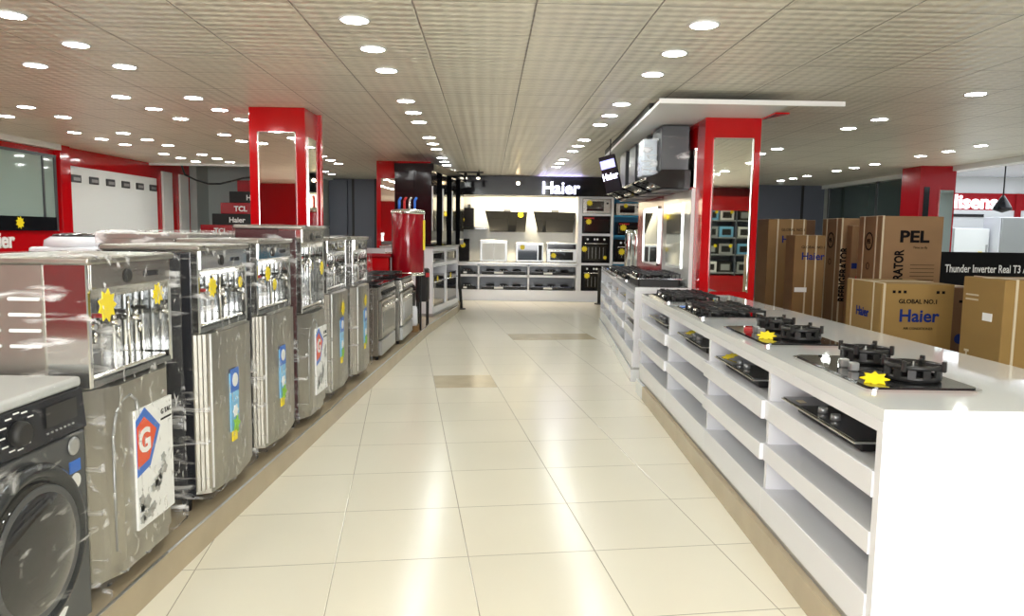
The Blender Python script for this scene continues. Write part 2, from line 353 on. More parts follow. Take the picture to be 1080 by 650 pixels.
# ================================================================== CEILING DOWNLIGHTS
dl = bpy.data.objects.new('downlight', None)
COL.objects.link(dl); tag(dl, 'x', 'ceiling light')
MB().lathe([(.088, 0), (.092, -.004), (.086, -.010), (.076, -.010), (.076, 0)], seg=20).build('rim', 'white2', dl)
MB().cyl((0, 0, -.009), (0, 0, -.002), .076, .076, 20).build('diffuser', 'lamp', dl)
rowsX = {-5.35: 'row along the red wall', -4.72: 'row second from the red wall', -3.42: 'row left of the left pillar', -2.75: 'row right of the left pillar', -.78: 'row over aisle left side', 1.22: 'row over aisle right side',
         3.97: 'row above the cartons', 6.33: 'row by the right opening'}
trio = {4.4: 'first trio', 7.05: 'second trio', 9.75: 'third trio', 12.4: 'fourth trio', 15.0: 'last trio'}
skip = {(-5.35, 4.4), (-4.72, 4.4), (-5.35, 15.0), (-4.72, 15.0), (-2.75, 9.75), (-.78, 15.0), (1.22, 15.0), (-2.75, 15.0), (-3.42, 12.4), (3.97, 12.4), (3.97, 15.0), (3.97, 4.4), (6.33, 4.4)}
used = False; NL = 0
def lamp(x, y, lb):
    global used
    o = place(dl, used, (x, y, ZC), 0, lb, 'recessed ceiling downlights'); used = True
for X, rn in rowsX.items():
    for Y, tn in trio.items():
        if (X, Y) in skip: continue
        for k, w_ in enumerate(('nearest', 'middle', 'farthest')):
            y = Y+k*.66+(.02 if k else 0); x = X-.033*y
            if X == 3.97 and ((Y == 7.05 and k == 0) or (Y == 9.75 and k == 0)): continue
            if X == -4.72 and False: continue
            if X > 0 and Y == 7.05 and k == 0 and X == 6.33: continue
            lamp(x, y, '%s round downlight in the %s from the front, %s' % (w_, tn, rn))
lamp(3.82, 6.32, 'single round downlight in the ceiling above the right end of the near counter')
for X in (-2.75, -.78, 1.22, 3.97):
    for y in (-3.2, -.6, .1, 1.8, 2.5):
        lamp(X-.033*y, y, 'ceiling downlight near the shop entrance, %s of its row %s' % ({-3.2: 'first', -.6: 'second', .1: 'third', 1.8: 'fourth', 2.5: 'fifth'}[y], rowsX[X][4:]))

# ================================================================== LEFT ROW: WATER COOLERS
def cooler(loc, W, H, kind, side, label, rz=0, wrap='film', star=None, sticker='blue'):
    t = thing('water_cooler', label, 'water cooler', loc, rz, 'wrapped steel water coolers in a row on the platform')
    D = .44; zt = .875 if kind == 'flute' else .80; zb = .07
    MB().box(-D, -.15, 0, W, zb, H-.012, 0, .006).build('cabinet', side, t)
    MB().box(-D-.01, .015, -.008, W+.008, H-.014, H+.012, 0, .008, 2).build('top_cover', 'steel_w', t)
    if side != 'steel_w': MB().box(-.15, -.035, -.007, -.0005, zb, H-.02, 0, .002).build('side_panel', side, t)
    # niche cheeks and back
    MB().box(-.15, .0, 0, .022, zt-.01, H-.012, 0, .004).box(-.15, .0, W-.022, W, zt-.01, H-.012, 0, .004).build('cheek_panels', 'chrome', t)
    MB().box(-.15, -.135, .02, W-.02, zt, H-.13).box(-.15, -.0, .02, W-.02, zt-.01, zt+.012).build('tap_recess', mat('recess_steel', (.22, .23, .23), .18, metal=.9), t)
    rb = MB()
    for i in range(7): rb.box(-.135, -.128, W*(.08+.14*i)-.008, W*(.08+.14*i)+.008, zt+.02, H-.14, 0, .003)
    rb.build('recess_ribs', 'chrome', t)
    MB().lathe([(.055, zt+.03), (.06, zt+.06), (.045, zt+.15), (.02, zt+.19)], (-.075, W*.38, 0), 16).build('glass_cup', 'film2', t)
    cp = MB().prism([(-.15, H-.15), (-.03, H-.14), (.004, H-.10), (.006, H-.015), (-.15, H-.015)], .022, W-.022, 'y').build('control_panel', 'steel' if kind == 'arch' else 'chrome', t)
    MB().lathe([(.026, 0), (.026, .006), (.02, .008)], (.005, W*.42, H-.065), 20, axis='x').build('badge', 'blackm', cp)
    MB().box(.0, .008, W*.62, W*.8, H-.075, H-.055).build('indicator_strip', 'navy', cp)
    # lower door, fluted on the left edge or with a raised arch
    if kind == 'flute':
        poly = [(-.15, 0), (-.056, 0)]
        for i in range(4):
            y = .004+i*.018; xx = -.05+i*.014; poly += [(xx, y), (xx+.010, y+.004), (xx+.013, y+.011), (xx+.006, y+.015)]
        poly += [(.012, .082)]+[(.018+.018*min(1, 1.8*sin(pi*(i/8))), .10+(W-.12)*i/8) for i in range(9)]+[(-.01, W-.004), (-.15, W-.004)]
        d = MB().prism(poly, .10, zt-.02, 'z'); d.prism([(-.15, .02), (.0, .09), (.03, W*.6), (.006, W-.02), (-.15, W-.01)], zb, .10, 'z')
        door = d.build('door', 'steel_w', t)
        MB().cyl((-.054, .0, .1), (-.054, .0, zt-.02), .007, .007, 8).cyl((.013, .086, .1), (.013, .086, zt-.02), .006, .006, 8).build('corner_trim', 'paper', door)
        MB().box(-.14, .0, .16, W-.02, zt-.02, zt-.008).build('door_top_trim', 'chrome', t)
    else:
        poly = [(-.15, 0), (-.03, .0)]+[(-.03+.060*min(1, 1.7*sin(pi*(i/10))), .01+(W-.02)*i/10) for i in range(11)]+[(-.15, W)]
        door = MB().prism(poly, .11, zt-.02, 'z').prism([(u-.012 if u > 0 else u, v) for u, v in poly], zb-.01, .11, 'z').build('door', 'steel_w', t)
        arch = [(.012, .10, .16), (.016, .10, .60), (.022, .115, .68), (.026, .15, .72), (.030, .20, .73), (.034, .24, .70), (.036, .25, .62), (.034, .25, .2)]
        MB().tube([(a, b, c) for a, b, c in arch], .006, 6).build('arch_trim', 'silver', door)
    # sticker
    ys = W*.40 if kind == 'flute' else W*.50
    if sticker == 'blue':
        s = MB().box(.036, .042, ys, ys+.11, .33, .63).build('sticker', 'lblue', door)
        MB().box(.042, .044, ys, ys+.11, .53, .65).build('sticker_heading', 'blue', s)
        MB().lathe([(.035, 0), (.035, .003)], (.044, ys+.055, .59), 16, axis='x').build('sticker_badge', 'paper', s)
        MB().star((.046, ys+.05, .43), .035, 6, 'x').build('cloud_print', 'paper', s); MB().star((.047, ys+.06, .36), .05, 5, 'x', inner=.5).build('leaf_print', 'green', s)
        MB().box(.036, .042, ys+.02, ys+.08, .275, .33).build('sticker_foot', 'yellow', s)
    else:
        s = MB().box(.028, .040, ys-.10, ys+.2, .19, .66).build('poster', 'paper', door)
        hx = [(ys-.10, .62), (ys-.03, .66), (ys+.09, .56), (ys-.0, .42), (ys-.10, .40)]
        MB().prism(hx, .040, .042, 'x').build('poster_emblem', 'blue', s)
        MB().prism([(ys-.098, .595), (ys-.04, .625), (ys+.055, .555), (ys-.01, .45), (ys-.098, .435)], .042, .044, 'x').build('emblem_core', 'orange', s)
        text('G', .13, 'paper', s, (.046, ys-.045, .49), '+x', .004, .001)
        MB().box(.040, .042, ys+.1, ys+.19, .575, .583).build('heading_rule', 'navy', s)
        text('G TAC', .03, 'ink', s, (.042, ys+.145, .60), '+x', 0, .001)
        ice = MB()
        for i in range(16):
            a = random.uniform(-.09, .16); b = random.uniform(.02, .12)+max(0, a)*1.2
            ice.star((.042, ys+a, .2+b), random.uniform(.018, .032), 5, 'x', .004)
        ice.build('ice_print', 'silver', s)
    # taps, pipes and drip tray
    for i in range(3):
        y = W*(.24+.26*i)
        p = MB().cyl((-.135, y, H-.25), (-.06, y, H-.25), .012, .012, 12).cyl((-.065, y, H-.27), (-.065, y, H-.31), .010, .008, 12).cyl((-.08, y, H-.25), (-.08, y, H-.21), .008, .008, 10).build('tap', 'chrome', t)
        MB().box(-.095, -.03, y-.012, y+.012, H-.215, H-.2, 0, .004).build('tap_lever', 'blackm' if i else 'inkr', p)
    MB().box(-.14, -.01, .04, W-.04, zt+.012, zt+.03, 0, .006).build('drip_tray', 'chrome', t)
    MB().tube([(-.03, W*.1, zt+.03), (-.03, W*.1, H-.15)], .006).tube([(-.03, W*.52, zt+.03), (-.03, W*.52, H-.15)], .006).build('guard_rods', 'chrome', t)
    for x in (-D+.05, -.10):
        for y in (.04, W-.04): MB().cyl((x, y, 0), (x, y, zb), .02, .026, 10).build('foot', 'blackm', t)
    if side == 'navy':
        c = MB()
        for i in range(9): c.tube([(-D, -.012, .13+i*.042), (-.2, -.012, .13+i*.042), (-.165, -.012, .14+i*.042), (-.2, -.012, .15+i*.042)], .005, 6)
        c.build('condenser_coil', 'silver', t)
        MB().box(-D+.02, -.16, -.008, 0, H-.2, H-.19).box(-D+.02, -.16, -.008, 0, H-.26, H-.25).box(-.2, -.18, -.006, 0, .1, H-.1).build('side_louvres', 'chrome', t)
    if side == 'steel_w':
        c = MB()
        for i in range(4):
            for a, b in ((-.27, -.16), (-.42, -.30)):
                c.box(a, b, -.012, 0, H-.14-.055*i, H-.128-.055*i, 0, .003)
        c.build('side_louvres', 'paper', t)
    if star:
        for (y, z, r, m_) in star: MB().star((.03 if z > .9 else .044, y, z), r, 9, 'x', .004).build('price_star', 'yellow', t)
    wm = MB(); wm.box(-D-.018, .046, -.014, W+.012, .07, H+.016, 0, .02, 2)
    bmesh.ops.subdivide_edges(wm.bm, edges=list(wm.bm.edges), cuts=5, use_grid_fill=True)
    for v in wm.bm.verts: v.co += Vector((random.uniform(-1, 1)*.005, random.uniform(-1, 1)*.005, random.uniform(-1, 1)*.005))
    for f in wm.bm.faces: f.smooth = True
    wm.build('plastic_wrap', wrap, t)
    return t
PX = lambda y: -1.465+.013*(y-2.5)
cooler((PX(2.5), 2.55, .14), .63, 1.24, 'arch', 'steel_w', 'nearest wrapped steel water cooler, white poster with red emblem, beside the dark washing machine', wrap='film', sticker='G', star=[(.07, 1.08, .06, 0), (.45, 1.09, .045, 0)])
cooler((PX(3.4), 3.43, .14), .63, 1.265, 'flute', 'navy', 'second wrapped steel water cooler, dark side with condenser coil and blue sticker on the door', star=[(.09, 1.08, .05, 0), (.45, 1.08, .03, 0)])
cooler((PX(4.2), 4.19, .14), .64, 1.285, 'flute', 'navy', 'third wrapped water cooler from the front, blue sticker low on its fluted steel door', star=[(.10, 1.10, .045, 0), (.22, 1.03, .035, 0)])
cooler((PX(5.0)+.02, 4.97, .14), .60, 1.37, 'arch', M['maroon'], 'tallest wrapped cooler in the row, brownish steel with dark side and white poster', sticker='G', star=[(.42, 1.08, .05, 0)])
cooler((PX(5.7), 5.69, .14), .66, 1.285, 'flute', 'steel', 'fifth wrapped steel cooler, yellow star and small blue sticker on its door', star=[(.35, .72, .06, 0)])
cooler((PX(6.5)+.03, 6.47, .14), .60, 1.285, 'flute', 'steel', 'farthest wrapped steel cooler in the row, next to the gas cookers', star=[(.3, .72, .055, 0)])
# other wrapped appliances standing in the row behind
def back_unit(loc, W, D, H, label, mt, name='wrapped_appliance'):
    t = thing(name, label, 'appliance', loc); MB().box(-D, 0, 0, W, .05, H, 0, .012, 2).build('body', mt, t)
    MB().box(-D-.01, .01, -.01, W+.01, H-.03, H+.01, 0, .01, 2).build('lid', 'steel_w', t)
    for x in (-D+.05, -.05):
        for y in (.05, W-.05): MB().cyl((x, y, 0), (x, y, .06), .02, .02, 10).build('foot', 'blackm', t)
    MB().box(-D-.03, .03, -.03, W+.03, .04, H+.03, 0, .03, 3).build('plastic_wrap', 'film2', t)
back_unit((-2.02, 3.0, .14), 1.0, .6, 1.19, 'large wrapped appliance standing behind the first two coolers', 'steel_w')
back_unit((-2.05, 4.7, .14), .9,   .55, 1.31, 'wrapped tall appliance with red-striped film behind the middle coolers', 'steel_w')
t = thing('top_load_washer', 'white top loading washer with dark curved glass lid behind the coolers', 'washing machine', (-4.2, 7.2, .14))
MB().box(-.3, .3, -.3, .3, .03, 1.16, 0, .03, 3).build('body', 'white', t)
MB().lathe([(.29, 1.16), (.28, 1.22), (.2, 1.27), (.0, 1.285)], seg=28).build('lid', 'white', t)
MB().lathe([(.225, 1.255), (.2, 1.275), (.1, 1.29), (0, 1.295)], seg=28).build('lid_window', 'bglass', t)
for x in (-.24, .24):
    for y in (-.24, .24): MB().cyl((x, y, 0), (x, y, .04), .03, .03, 10).build('foot', 'blackm', t)
t = thing('chest_freezer', 'pale blue-white chest freezer whose lid shows behind the coolers', 'freezer', (-3.58, 7.3, .14))
MB().box(-.24, .24, -.3, .3, .03, 1.20, 0, .02, 2).build('body', 'white', t)
MB().box(-.25, .25, -.32, .32, 1.20, 1.29, 0, .015, 2).build('lid', mat('pale_blue_lid', (.62, .68, .76), .3), t)
MB().cyl((-.31, 0, 1.24), (-.25, 0, 1.26), .02, .02, 10).build('hinge', 'navy', t)

# ------------------------------------------------------------------ washing machine
t = thing('washing_machine', 'dark grey front loading washing machine in plastic film at the left edge', 'washing machine', (-1.44, 1.84, .14))
W, D, H = .61, .56, .86
MB().box(-D, -.02, 0, W, .02, H-.03, 0, .01, 2).build('body', 'dark', t)
MB().box(-D, .0, -.004, W+.004, H-.035, H, 0, .012, 3).build('top_plate', mat('wrapped_grey_top', (.50, .52, .52), .3), t)
pn = MB().prism([(-.02, .68), (.012, .69), (.0, H-.04), (-.02, H-.03)], .0, W, 'y').build('control_panel', 'navy', t)
MB().box(.006, .012, .40, .56, .735, .80).build('display', 'black', pn)
for i in range(7): MB().box(.008, .013, .40+.022*i, .408+.022*i, .715, .72).build('button', 'silver', pn)
for i in range(10):
    a = 2*pi*i/12+.6; MB().box(.009, .012, .27+.07*cos(a)-.012, .27+.07*cos(a)+.012, .76+.055*sin(a), .764+.055*sin(a)).build('programme_mark', 'paper', pn)
MB().lathe([(.038, 0), (.036, .02), (.03, .028)], (.008, .27, .755), 24, axis='x').build('dial', 'blackm', pn)
MB().box(-.02, .004, .0, W, .03, .68, 0, .004).build('front_panel', 'dark', t)
dr = MB().lathe([(.265, 0), (.268, .02), (.25, .038), (.232, .04), (.222, .02)], (.004, .285, .385), 40, axis='x').build('door_ring', mat('dark_chrome', (.06, .065, .07), .22, metal=.8), t)
MB().lathe([(.222, .0), (.21, .03), (.17, .045), (.1, .055), (0, .058)], (.008, .285, .385), 40, axis='x').build('door_glass', 'bglass', dr)
for i in range(4):
    rr = .20-.03*i
    MB().lathe([(rr, 0), (rr+.003, .002), (rr, .004)], (.045+.004*i, .285, .385), 40, axis='x').build('door_ridge', 'dark', dr)
MB().lathe([(.03, 0), (.03, .004), (.02, .005)], (.006, .54, .64), 20, axis='x').build('round_badge', 'silver', t)
MB().box(.004, .007, .515, .575, .55, .59).build('blue_label', 'blue', t)
MB().lathe([(.026, 0), (.026, .003)], (.005, .545, .52), 20, axis='x').build('label_roundel', 'paper', t)
MB().prism([(.36, .10), (.43, .085), (.47, .125), (.42, .14)], .005, .009, 'x').build('paper_tag', 'paper', t)
for x in (-D+.05, -.06):
    for y in (.05, W-.05): MB().cyl((x, y, 0), (x, y, .03), .025, .025, 10).build('foot', 'blackm', t)
wm = MB(); wm.box(-D-.01, .075, -.01, W+.02, .02, H+.02, 0, .02, 2).build('plastic_wrap', film_mat('washer_film', .015, .6, (8, 5, 14), .60, .7), t)

# ------------------------------------------------------------------ gas cookers
def cooker(loc, W, label, handle, group='steel gas cookers at the end of the cooler row'):
    t = thing('gas_cooker', label, 'cooker', loc, 0, group); D, H = .56, .82
    MB().box(-D, -.02, 0, W, .04, H-.05, 0, .008).build('body', 'steel', t)
    MB().box(-D+.05, -.07, -.006, 0, .09, H-.1, 0, .004).build('side_panel', 'steel', t)
    tp = MB().box(-D-.01, .01, -.01, W+.01, H-.05, H-.02, 0, .008, 2).build('cooktop', 'black', t)
    g = MB()
    for i in range(3):
        y0 = .05+i*(W-.08)/3; y1 = y0+(W-.08)/3-.02
        for x in (-D+.08, -D+.28, -.12): g.tube([(x, y0, H+.012), (x, y1, H+.012)], .006, 6)
        for y in (y0, (y0+y1)/2, y1): g.tube([(-D+.08, y, H+.012), (-.12, y, H+.012)], .006, 6); g.tube([(-D+.08, y, H-.02), (-D+.08, y, H+.012)], .006, 6); g.tube([(-.12, y, H-.02), (-.12, y, H+.012)], .006, 6)
    g.build('grate', 'iron', tp)
    MB().box(-D+.02, -D+.05, .0, W, H-.02, H+.05, 0, .006).build('lid_rail', 'chrome', t)
    cp = MB().prism([(-.02, H-.19), (.02, H-.17), (.0, H-.055), (-.02, H-.05)], 0, W, 'y').build('control_panel', 'steel', t)
    for i in range(6): MB().cyl((.008, W*(.1+.16*i), H-.115), (.045, W*(.1+.16*i), H-.12), .022, .018, 14).build('knob', 'chrome' if handle else 'blackm', cp)
    dr = MB().box(-.02, .02, .01, W-.01, .22, H-.20, 0, .006).build('oven_door', 'steel', t)
    MB().box(.02, .024, .08, W-.08, .29, H-.32).build('oven_window', 'bglass' if not handle else 'silver', dr)
    MB().tube([(.02, .05, H-.25), (.06, .05, H-.25), (.06, W-.05, H-.25), (.02, W-.05, H-.25)], .012, 8).build('handle', 'chrome', dr)
    MB().box(-.02, .018, .01, W-.01, .05, .205, 0, .006).build('drawer', 'silver', t)
    for x in (-D+.05, -.05):
        for y in (.06, W-.06): MB().cyl((x, y, 0), (x, y, .05), .02, .02, 8).build('foot', 'blackm', t)
cooker((-1.37, 7.68, .14), .90, 'nearer steel gas cooker with black top, standing past the coolers', 0)
cooker((-1.32, 8.80, .14), .90, 'farther steel gas cooker with bright door handle beside the red geyser', 1)
t = thing('pedestal_appliance', 'small white pedestal appliance on a brown base beyond the cookers', 'appliance', (-1.36, 10.0, .14))
MB().lathe([(.08, .08), (.085, .12), (.08, .3), (.07, .34), (.0, .35)], seg=20).build('body', 'white', t)
MB().box(-.1, .1, -.1, .1, 0, .08, 0, .005).build('base', 'card', t)
MB().lathe([(.05, .35), (.06, .6), (.03, .64)], seg=16).build('top_dispenser', 'black', t)
# red counter and geyser behind the cookers
t = thing('red_counter', 'low red service counter standing behind the cookers', 'counter', (-3.0, 9.9, .14))
MB().box(0, 1.35, 0, .7, 0, 1.0, 0, .01).build('body', 'red', t); MB().box(-.03, 1.38, -.03, .73, 1.0, 1.05, 0, .01).build('top', mat('red_top', (.30, .01, .015), .2), t)
MB().box(.03, 1.3, .0, .02, 1.05, 1.12, 0, .0).build('rail', 'silver', t)
t = thing('chrome_tray', 'small chrome tray stand on top of the red service counter', 'tray', (-2.3, 10.2, 1.19))
MB().box(-.25, .25, -.15, .15, .0, .03, 0, .01).build('tray', 'chrome', t); MB().tube([(-.2, 0, .03), (-.2, 0, .1), (.2, 0, .1), (.2, 0, .03)], .008).build('handle', 'chrome', t)
t = thing('gas_geyser', 'tall dark red cylindrical water heater standing behind the cookers', 'water heater', (-1.42, 10.1, .14))
G = .22
MB().lathe([(G-.01, .78), (G, .80), (G, 1.58), (G-.01, 1.6)], seg=36).build('tank', mat('geyser_red', (.30, .004, .012), .15, coat=.4), t)
MB().lathe([(G+.005, 1.58), (G+.01, 1.60), (G, 1.63), (.1, 1.65)], seg=36).build('top_ring', 'chrome', t)
MB().lathe([(G+.004, .76), (G+.004, .80), (.1, .8)], seg=36).build('bottom_ring', 'chrome', t)
for i in range(3): a = 2*pi*i/3; MB().cyl((.17*cos(a), .17*sin(a), 0), (.17*cos(a), .17*sin(a), .78), .015, .015, 8).build('leg', 'blackm', t)
for i, c in enumerate(('blue', 'inkr', 'chrome', 'blue')): MB().tube([(-.12+.07*i, 0, 1.64), (-.12+.07*i, 0, 1.76), (-.10+.07*i, .03, 1.80)], .016, 8).build('pipe', c, t)
MB().box(.2, .235, -.06, -.02, 1.1, 1.5).build('side_label', 'yellow', t)
t = thing('upright_appliance', 'black upright appliance standing between geyser and white cabinet', 'appliance', (-1.30, 10.75, .14))
MB().box(-.09, .09, -.12, .12, .34, .82, 0, .03, 3).build('body', 'blackm', t)
for x in (-.07, .07):
    for y in (-.09, .09): MB().cyl((x, y, 0), (x, y, .36), .010, .012, 8).build('leg', 'blackm', t)
MB().box(.06, .11, -.125, -.12, .7, .76).build('red_label', 'inkr', t)

# ------------------------------------------------------------------ white display cabinet with black top unit
t = thing('display_cabinet', 'white display cabinet on the left with built-in ovens below a black top unit', 'cabinet', (-1.27, 11.8, .14), -.13)
CW, CH = 2.0, 1.08
MB().box(-.85, -.35, 0, CW, 0, CH, 0, .006).box(-.35, 0, 0, .05, 0, CH, 0).box(-.35, 0, .95, 1.05, 0, CH).box(-.35, 0, CW-.05, CW, 0, CH).box(-.35, 0, .05, CW-.05, 0, .14).box(-.35, 0, .05, CW-.05, .78, .84).box(-.35, 0, .05, CW-.05, CH-.05, CH).build('body', 'white', t)
MB().box(-.86, .015, -.012, CW+.01, -.0, .04).build('plinth', 'silver', t)
MB().box(-.86, .02, -.02, CW+.02, CH, CH+.03, 0, .004).build('top', 'silver', t)
for k, y in enumerate((.06, 1.06)):
    lb = ('nearer built-in oven with yellow star in the left white cabinet', 'farther built-in oven with yellow star in the left white cabinet')[k]
    cs, sn = cos(-.13), sin(-.13)
    wx, wy = -1.27+(-.02)*cs-y*sn, 11.8+(-.02)*sn+y*cs
    o = thing('built_in_oven', lb, 'oven', (wx, wy, .28), -.13)
    MB().box(-.3, 0, .0, .88, 0, .5, 0, .004).build('body', 'black', o)
    MB().box(0, .006, .04, .84, .05, .44).build('door_glass', 'bglass', o)
    MB().tube([(.0, .08, .40), (.035, .08, .40), (.035, .8, .40), (.0, .8, .40)], .01, 6).build('handle', 'chrome', o)
    MB().box(0, .02, .0, .05, 0, .5).build('trim', 'chrome', o)
    MB().star((.03, .25, .44), .06, 10, 'x').build('price_star', 'yellow', o)
    o2 = thing('microwave_oven', ('small dark microwave in the upper slot, nearer bay of left cabinet', 'small dark microwave in the upper slot, farther bay of left cabinet')[k], 'microwave', (wx, wy, .985), -.13)
    MB().box(-.3, 0, .02, .86, 0, .175, 0, .004).build('body', 'silver', o2); MB().box(0, .006, .06, .66, .03, .15).build('door_glass', 'bglass', o2); MB().box(0, .006, .7, .83, .03, .15).build('control_strip', 'blackm', o2)
t = thing('black_top_unit', 'tall black glossy unit with chrome edge strips above the left white cabinet', 'cabinet', (-1.27, 11.8, 1.25), -.13)
MB().box(-.62, -.3, .0, 2.6, 0, 1.30, 0, .004).build('front_panel', 'black', t)
for y in (0, .75, 1.5, 2.25): MB().box(-.3, -.02, y, y+.35, 0, 1.30, 0, .004).build('upright', 'black', t)
for y in (.0, .75, 1.5): MB().box(-.02, -.008, y+.02, y+.06, .25, .95).build('edge_strip', 'silver', t)
MB().box(-.62, .02, -.02, 2.62, 1.18, 1.30).build('top_rail', 'black', t)
t = thing('queue_post', 'curved black post standing at the end of the left white cabinet', 'post', (-.98, 14.3, 0))
MB().tube([(0, 0, 0.02), (-.02, 0, .3), (-.05, 0, .6), (-.05, 0, .85)], .03, 8).build('post', 'blackm', t); MB().cyl((0, 0, 0), (0, 0, .02), .09, .08, 16).build('base', 'blackm', t)

# ================================================================== BACK DISPLAY
YB0 = 16.2
t = thing('back_display_unit', 'white built-in display wall at the end of the aisle', 'display unit', (0, YB0, 0))
b = MB(); b.box(-1.25, 2.12, .9, .95, 0, 2.3).box(-1.25, 2.15, 0, .9, 0, .24)
MB().box(-1.25, 2.12, .88, .93, .24, 2.3).build('back_panel', 'white2', t)
MB().box(-1.25, 2.15, .0, .88, 0, .24, 0, .004).build('plinth', 'white', t)
MB().box(-1.28, 1.44, -.02, .88, .80, .84, 0, .004).build('worktop', 'silver', t)
for z in (.52, ): MB().box(-1.25, 1.44, 0, .5, z, z+.05, 0, .003).build('shelf', 'white', t)
MB().box(-1.25, 1.44, 0, .5, .76, .80).build('shelf', 'white', t)
for x in (-1.25, -.76, .33, 1.38): MB().box(x, x+.035, .0, .5, .24, .80).build('divider', 'white', t)
MB().box(-1.25, 1.44, .5, .52, .24, .8).build('back_board', 'dark', t)
MB().box(1.40, 1.49, -.02, .88, .24, 2.32, 0, .004).build('upright', 'white', t); MB().box(2.11, 2.17, -.02, .88, .24, 2.32, 0, .004).build('upright', 'white', t)
for z in (.80, 1.44, 1.87, 2.24): MB().box(1.49, 2.11, 0, .6, z, z+.05).build('shelf', 'white', t)
MB().box(1.49, 2.11, .6, .63, .24, 2.3).build('tower_back', 'dark', t)
MB().box(-1.3, 1.44, .0, .9, 2.28, 2.31).build('soffit', 'white2', t)
t = thing('header_fascia', 'black header fascia above the back display', 'fascia', (0, YB0, 0))
MB().box(-1.55, 2.6, -.12, .4, 2.28, 2.69, 0, .004).build('board', 'black', t)
t = thing('lit_sign', 'glowing white sign letters on the black header over the back display', 'sign', (1.0, YB0-.14, 2.33))
text('Haier', .36, 'sign', t, (0, -.02, 0), '-y', .007, .02, 'letters', sx=1.0)
t = thing('side_upright', 'black upright panel closing the left end of the back display', 'panel', (-1.52, YB0, 0))
MB().box(0, .24, -.1, .8, 0, 2.28, 0, .004).build('panel', 'black', t); MB().box(.23, .25, -.1, .0, 0, 2.2).build('edge', 'silver', t)
area('sign_backlight', (1.0, YB0-.2, 2.62), (rad(180), 0, 0), .9, .08, 3.5, (.5, .45, 1))
# warm lamps in the niche
for x in (-.5, .2, .9):
    area('niche_light', (x, YB0+.12, 2.26), (rad(34), 0, 0), .3, .2, 22, (1, .82, .55))
def star_on(t, x, z, y=-.03, r=.065): MB().star((x, y, z), r, 10, 'y').build('price_star', 'yellow', t)
def slant_hood(x0, x1, label, st):
    t = thing('range_hood', label, 'range hood', (0, YB0+.88, 0)); w = x1-x0
    d = MB(); a = [(x0, 1.96), (x1, 1.94), (x1-.04, 1.50), (x0+.12, 1.50)]
    vs = [d.bm.verts.new((x, -.55+(1.96-z)*.55, z)) for x, z in a]+[d.bm.verts.new((x, -.50+(1.96-z)*.55, z)) for x, z in a]
    for q in ((0, 1, 2, 3), (7, 6, 5, 4), (0, 4, 5, 1), (1, 5, 6, 2), (2, 6, 7, 3), (3, 7, 4, 0)): d.bm.faces.new([vs[i] for i in q])
    d.build('glass_front', 'bglass', t)
    MB().prism([(-.5, 1.94), (0, 1.94), (0, 1.5), (-.25, 1.5)], x0+.1, x1-.06, 'x').build('body', 'silver', t)
    MB().box((x0+x1)/2-.06, (x0+x1)/2+.1, -.35, -.2, 1.94, 2.0, 0, .01).build('duct_collar', 'dark', t)
    MB().box(x0+.15, x1-.1, -.53+.20, -.52+.20, 1.62, 1.63).build('trim_line', 'silver', t)
    if st: MB().star((x1-.15, -.56, 1.88), .07, 10, 'y').build('price_star', 'yellow', t)
slant_hood(-.63, .31, 'left slanted black glass range hood with yellow star on the back display', 1)
slant_hood(.44, 1.38, 'right slanted black glass range hood without a star on the back display', 0)
t = thing('range_hood', 'black box-shaped chimney hood at the far left of the back display', 'range hood', (-1.0, YB0+.5, 1.5))
MB().box(-.2, .12, 0, .36, .1, .52, 0, .005).build('chimney', 'black', t); MB().box(-.3, .42, -.15, .38, .04, .09, 0, .005).build('canopy', 'bglass', t); MB().box(-.02, .04, 0, .3, .52, .6).build('duct', 'dark', t); star_on(t, -.15, .26, -.01)
def counter_item(name, x0, x1, z1, label, cat, body, style, st=None):
    t = thing(name, label, cat, (x0, YB0+.1, .84)); w = x1-x0; h = z1-.84
    MB().box(0, w, 0, .35, .012, h, 0, .008).build('body', {'steel': 'silver'}.get(body, body), t)
    for x in (.04, w-.04): MB().cyl((x, .05, 0), (x, .05, .015), .012, .012, 8).build('foot', 'blackm', t)
    if style == 'micro': MB().box(.05, w*.78, -.008, 0, .05, h-.05).build('door_glass', 'bglass', t); MB().box(w*.82, w-.03, -.008, 0, .05, h-.05).build('control_strip', 'blackm', t)
    if style == 'oven':
        MB().box(.02, w-.02, -.008, 0, h-.14, h-.03).build('control_strip', 'black', t); MB().box(.08, w-.08, -.012, 0, .06, h-.2).build('door_glass', 'bglass', t)
        MB().tube([(.06, -.0, h-.17), (.06, -.035, h-.17), (w-.06, -.035, h-.17), (w-.06, 0, h-.17)], .009, 6).build('handle', 'chrome', t)
    if style == 'open': MB().box(.05, w-.05, -.006, 0, .04, h-.07).build('panel', 'white2', t); MB().box(w*.5-.003, w*.5+.003, -.008, -.005, .04, h-.07).build('seam', 'silver', t)
    if st: star_on(t, st[0], st[1], -.02)
counter_item('narrow_appliance', -1.18, -.95, 1.34, 'narrow black appliance with yellow star on left end of back worktop', 'appliance', 'black', 'none', (.09, .36))
counter_item('framed_appliance', -.72, -.12, 1.32, 'steel framed appliance with pale front panels on the back worktop', 'appliance', 'steel', 'open')
counter_item('microwave_oven', .06, .67, 1.27, 'steel microwave with dark door and star in middle of back worktop', 'microwave', 'steel', 'micro', (.15, .33))
counter_item('compact_oven', .74, 1.40, 1.28, 'steel compact oven with bar handle at right end of back worktop', 'oven', 'steel', 'oven', (.15, .16))
